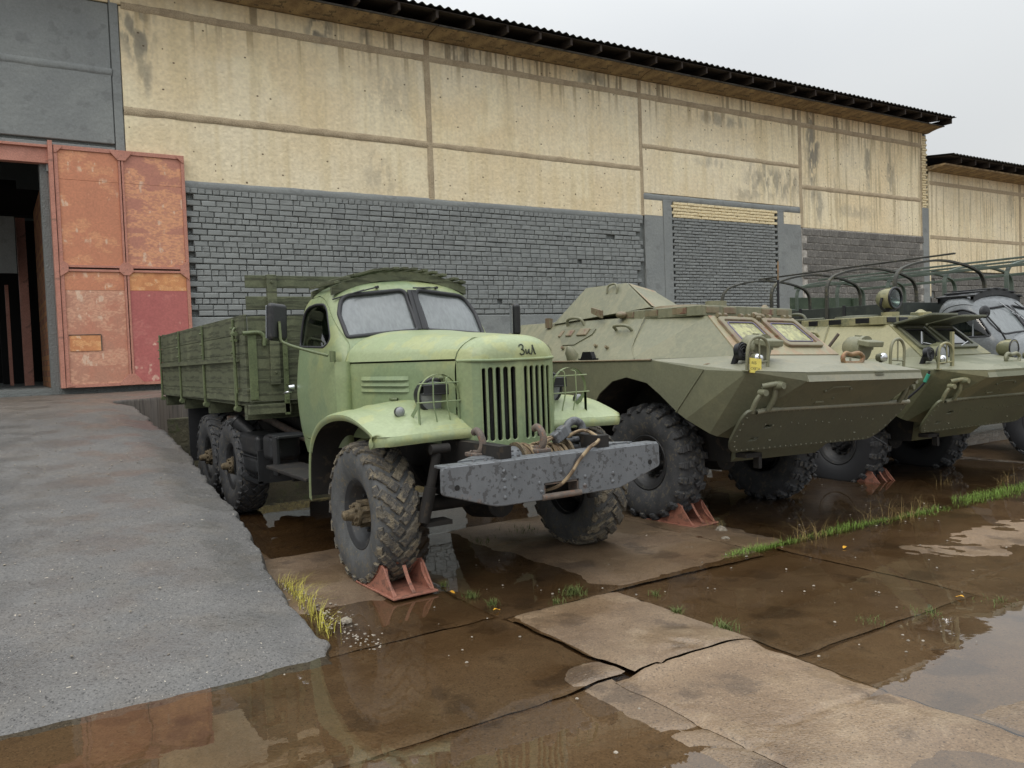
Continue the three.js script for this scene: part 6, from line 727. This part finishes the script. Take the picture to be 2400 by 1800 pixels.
{ // grass in the joints, weeds by the ramp, loose stones and leaves
  const blades = (list, mat, label) => { const P = [], N = []; for (const [x, y, z, h, w, lean, az] of list) { const dx = Math.cos(az), dz = Math.sin(az), sx = -dz * w, sz = dx * w; let px = x, py = y, pz = z; const seg = 3; for (let k = 0; k < seg; k++) { const t0 = k / seg, t1 = (k + 1) / seg, f = (t) => [x + dx * lean * h * t * t, y + h * t * (1 - 0.35 * lean * t), z + dz * lean * h * t * t], a = f(t0), b = f(t1), w0 = 1 - t0, w1 = 1 - t1; P.push(a[0] - sx * w0, a[1], a[2] - sz * w0, a[0] + sx * w0, a[1], a[2] + sz * w0, b[0] + sx * w1, b[1], b[2] + sz * w1, a[0] - sx * w0, a[1], a[2] - sz * w0, b[0] + sx * w1, b[1], b[2] + sz * w1, b[0] - sx * w1, b[1], b[2] - sz * w1); } } const g = new THREE.BufferGeometry(); g.setAttribute('position', new THREE.Float32BufferAttribute(P, 3)); g.computeVertexNormals(); stuff(obj('grass', g, mat, scene), label); };
  const G = (c) => std({ color: c, roughness: 0.8, side: THREE.DoubleSide }); const L = (pts, n, f) => { const o = []; for (let i = 0; i < n; i++) { const t = rnd() * (pts.length - 1), k = Math.min(pts.length - 2, Math.floor(t)), u = t - k; o.push(f(mix(pts[k][0], pts[k + 1][0], u), mix(pts[k][1], pts[k + 1][1], u), t / (pts.length - 1))); } return o; };
  const gs = () => rr(-1, 1) * rnd();
  blades([...L([[4.6, 11.7], [5.3, 11.67], [6.4, 11.66], [7.3, 11.72], [9.5, 11.78], [12, 11.7]], 3400, (x, z, t) => { const d = clamp(0.2 + 2.2 * N2(x, z, 3.5, 91) + 0.5 * t); return [x + gs() * 0.08, -0.012, z + gs() * mix(0.05, 0.2, t), rr(0.015, 0.08) * (0.3 + d), 0.002 + 0.001 * d, rr(0.2, 1.3), rr(0, 6.3)]; }), ...L([[8, 11.62], [10, 11.7]], 900, (x, z) => [x + gs() * 0.2, -0.01, z + gs() * 0.12, rr(0.04, 0.1), 0.0028, rr(0.1, 0.9), rr(0, 6.3)])], G(0x6f8a3a), 'short green grass growing along the joint before the armored cars');
  blades([...[[5.6, 11.68, 46, 0.26], [5.8, 11.74, 22, 0.3], [6.6, 11.66, 40, 0.24], [6.95, 11.72, 34, 0.26], [7.5, 11.6, 20, 0.2], [9.4, 11.4, 34, 0.28], [5.35, 10.9, 24, 0.16], [8.8, 11.0, 24, 0.2], [5.2, 11.6, 20, 0.1], [10.3, 11.6, 30, 0.3]].flatMap(([x, z, n, h]) => Array.from({ length: n }, () => [x + gs() * 0.3, -0.01, z + gs() * 0.16, h * rr(0.2, 1.1), 0.0014, rr(0.2, 1.7), rr(0, 6.3)]))], G(0xa08a58), 'dry straw coloured stalks standing in the puddled joint');
  blades([...L([[1.72, 10.15], [1.70, 10.6], [1.66, 11.0], [1.62, 11.5]], 240, (x, z, t) => [x + gs() * 0.06, 0.0, z + gs() * 0.16, rr(0.03, 0.2) * (0.45 + 0.8 * Math.sin(t * 3.1)), 0.002, rr(0.4, 1.6), rr(-1.6, 2.2)])], G(0xb4ac4a), 'yellow green weeds along the foot of the ramp');
  blades([[3.22, 11.72, 150, 0.07, 0.12], [3.0, 11.84, 40, 0.06, 0.06], [3.46, 12.45, 60, 0.06, 0.06], [3.45, 12.85, 110, 0.08, 0.08], [2.62, 11.0, 50, 0.05, 0.05], [2.64, 11.35, 90, 0.06, 0.06], [2.66, 11.6, 60, 0.06, 0.05], [4.2, 13.24, 50, 0.03, 0.12], [4.6, 13.35, 70, 0.03, 0.14], [5.1, 13.5, 60, 0.03, 0.16], [3.6, 12.1, 40, 0.05, 0.05], [4.0, 9.9, 60, 0.08, 0.25], [3.5, 10.0, 40, 0.06, 0.2]].flatMap(([x, z, n, h, sp]) => Array.from({ length: n }, () => [x + gs() * sp, 0.004, z + gs() * sp, h * rr(0.4, 1.1), 0.003, rr(0.3, 1.2), rr(0, 6.3)])), G(0x56602e), 'small dark tufts of grass in the slab joints');
  const rock = (s) => { const g = new THREE.IcosahedronGeometry(1, 1), p = g.attributes.position; for (let i = 0; i < p.count; i++) { const x = p.getX(i), y = p.getY(i), z = p.getZ(i), k = 0.75 + 0.5 * vn(x * 2 + 9 + s, y * 2 + z * 1.7 + 9, 1024, s); p.setXYZ(i, x * k, y * k * 0.6, z * k); } g.computeVertexNormals(); return done(g); };
  const rocks = [0, 1, 2, 3].map(rock), stoneM = std({ map: rep(speckle([150, 142, 128], [118, 110, 98], { s: 8 }), 1), roughness: 0.9 });
  const pale = [0xb9b1a2, 0x9a9184, 0xd2cabb, 0x7c746a].map((c) => std({ color: c, roughness: 0.85 }));
  const gr = new THREE.InstancedMesh(rocks[1], pale[1], 900), m4 = new THREE.Matrix4(), q = new THREE.Quaternion();
  for (let i = 0; i < 900; i++) { let x, z, y, s; if (i < 520) { z = rr(3, 12); x = rr(-4, 1.55 - 0.0 * z) - 0.0; y = Math.max(0.01, 0.1145 * (12.12 - z)) + 0.008; s = rr(0.003, 0.009); } else if (i < 700) { x = 1.72 + gs() * 0.18; z = rr(10.2, 11.9); y = 0.012; s = rr(0.003, 0.009); } else { x = rr(2, 9); z = rr(9.8, 14.2); y = 0.008; s = rr(0.003, 0.009); } m4.compose(V(x, y, z), q.setFromEuler(new THREE.Euler(0, rr(0, 6), 0)), V(s, s, s)); gr.setMatrixAt(i, m4); gr.setColorAt(i, new THREE.Color().setScalar(rr(0.55, 1.15))); }
  gr.name = numbered('gravel'); stuff(gr, 'scattered pale grit on the ramp and slabs'); scene.add(gr);
  [[5.32, 11.04, 0.055, 'grey stone lying near the red chock of the towered armored car'], [5.11, 11.29, 0.032, 'small pale stone on the slab between two grass patches'], [1.78, 11.32, 0.035, 'largest pale stone among the weeds at the ramp foot']].forEach(([x, z, s, l], i) => { const r = new THREE.Mesh(rocks[i], stoneM); r.name = numbered('stone'); r.position.set(x, 0.012, z); r.scale.setScalar(s); r.rotation.y = i * 2; tag(r, l, 'stone', 'loose stones on the yard'); scene.add(r); });
  const leafG = done(grid(6, 3, (u, v) => [(u - 0.5) * 0.05, 0.006 * Math.sin(u * 5) + 0.01 * (v - 0.5) ** 2, (v - 0.5) * 0.03 * Math.sin(Math.PI * clamp(u, 0.05, 0.95))])); const lm = std({ color: 0xd09a2a, roughness: 0.7, side: THREE.DoubleSide });
  [[2.62, 11.72, 'yellow leaf in the grass joint before the green truck'], [5.0, 13.32, 'bright yellow leaf floating at the edge of the large puddle'], [5.56, 12.1, 'orange leaf beside the dry stalks'], [2.58, 11.2, 'small orange leaf in the joint under the truck bumper']].forEach(([x, z, l], i) => { const r = new THREE.Mesh(leafG, lm); r.name = numbered('fallen_leaf'); r.position.set(x, 0.012, z); r.rotation.y = i * 1.7; tag(r, l, 'leaf', 'fallen leaves on the wet yard'); scene.add(r); });
}
scene.traverse((o) => { if (o.isMesh) { o.castShadow = true; o.receiveShadow = true; } });
renderer.render(scene, camera);
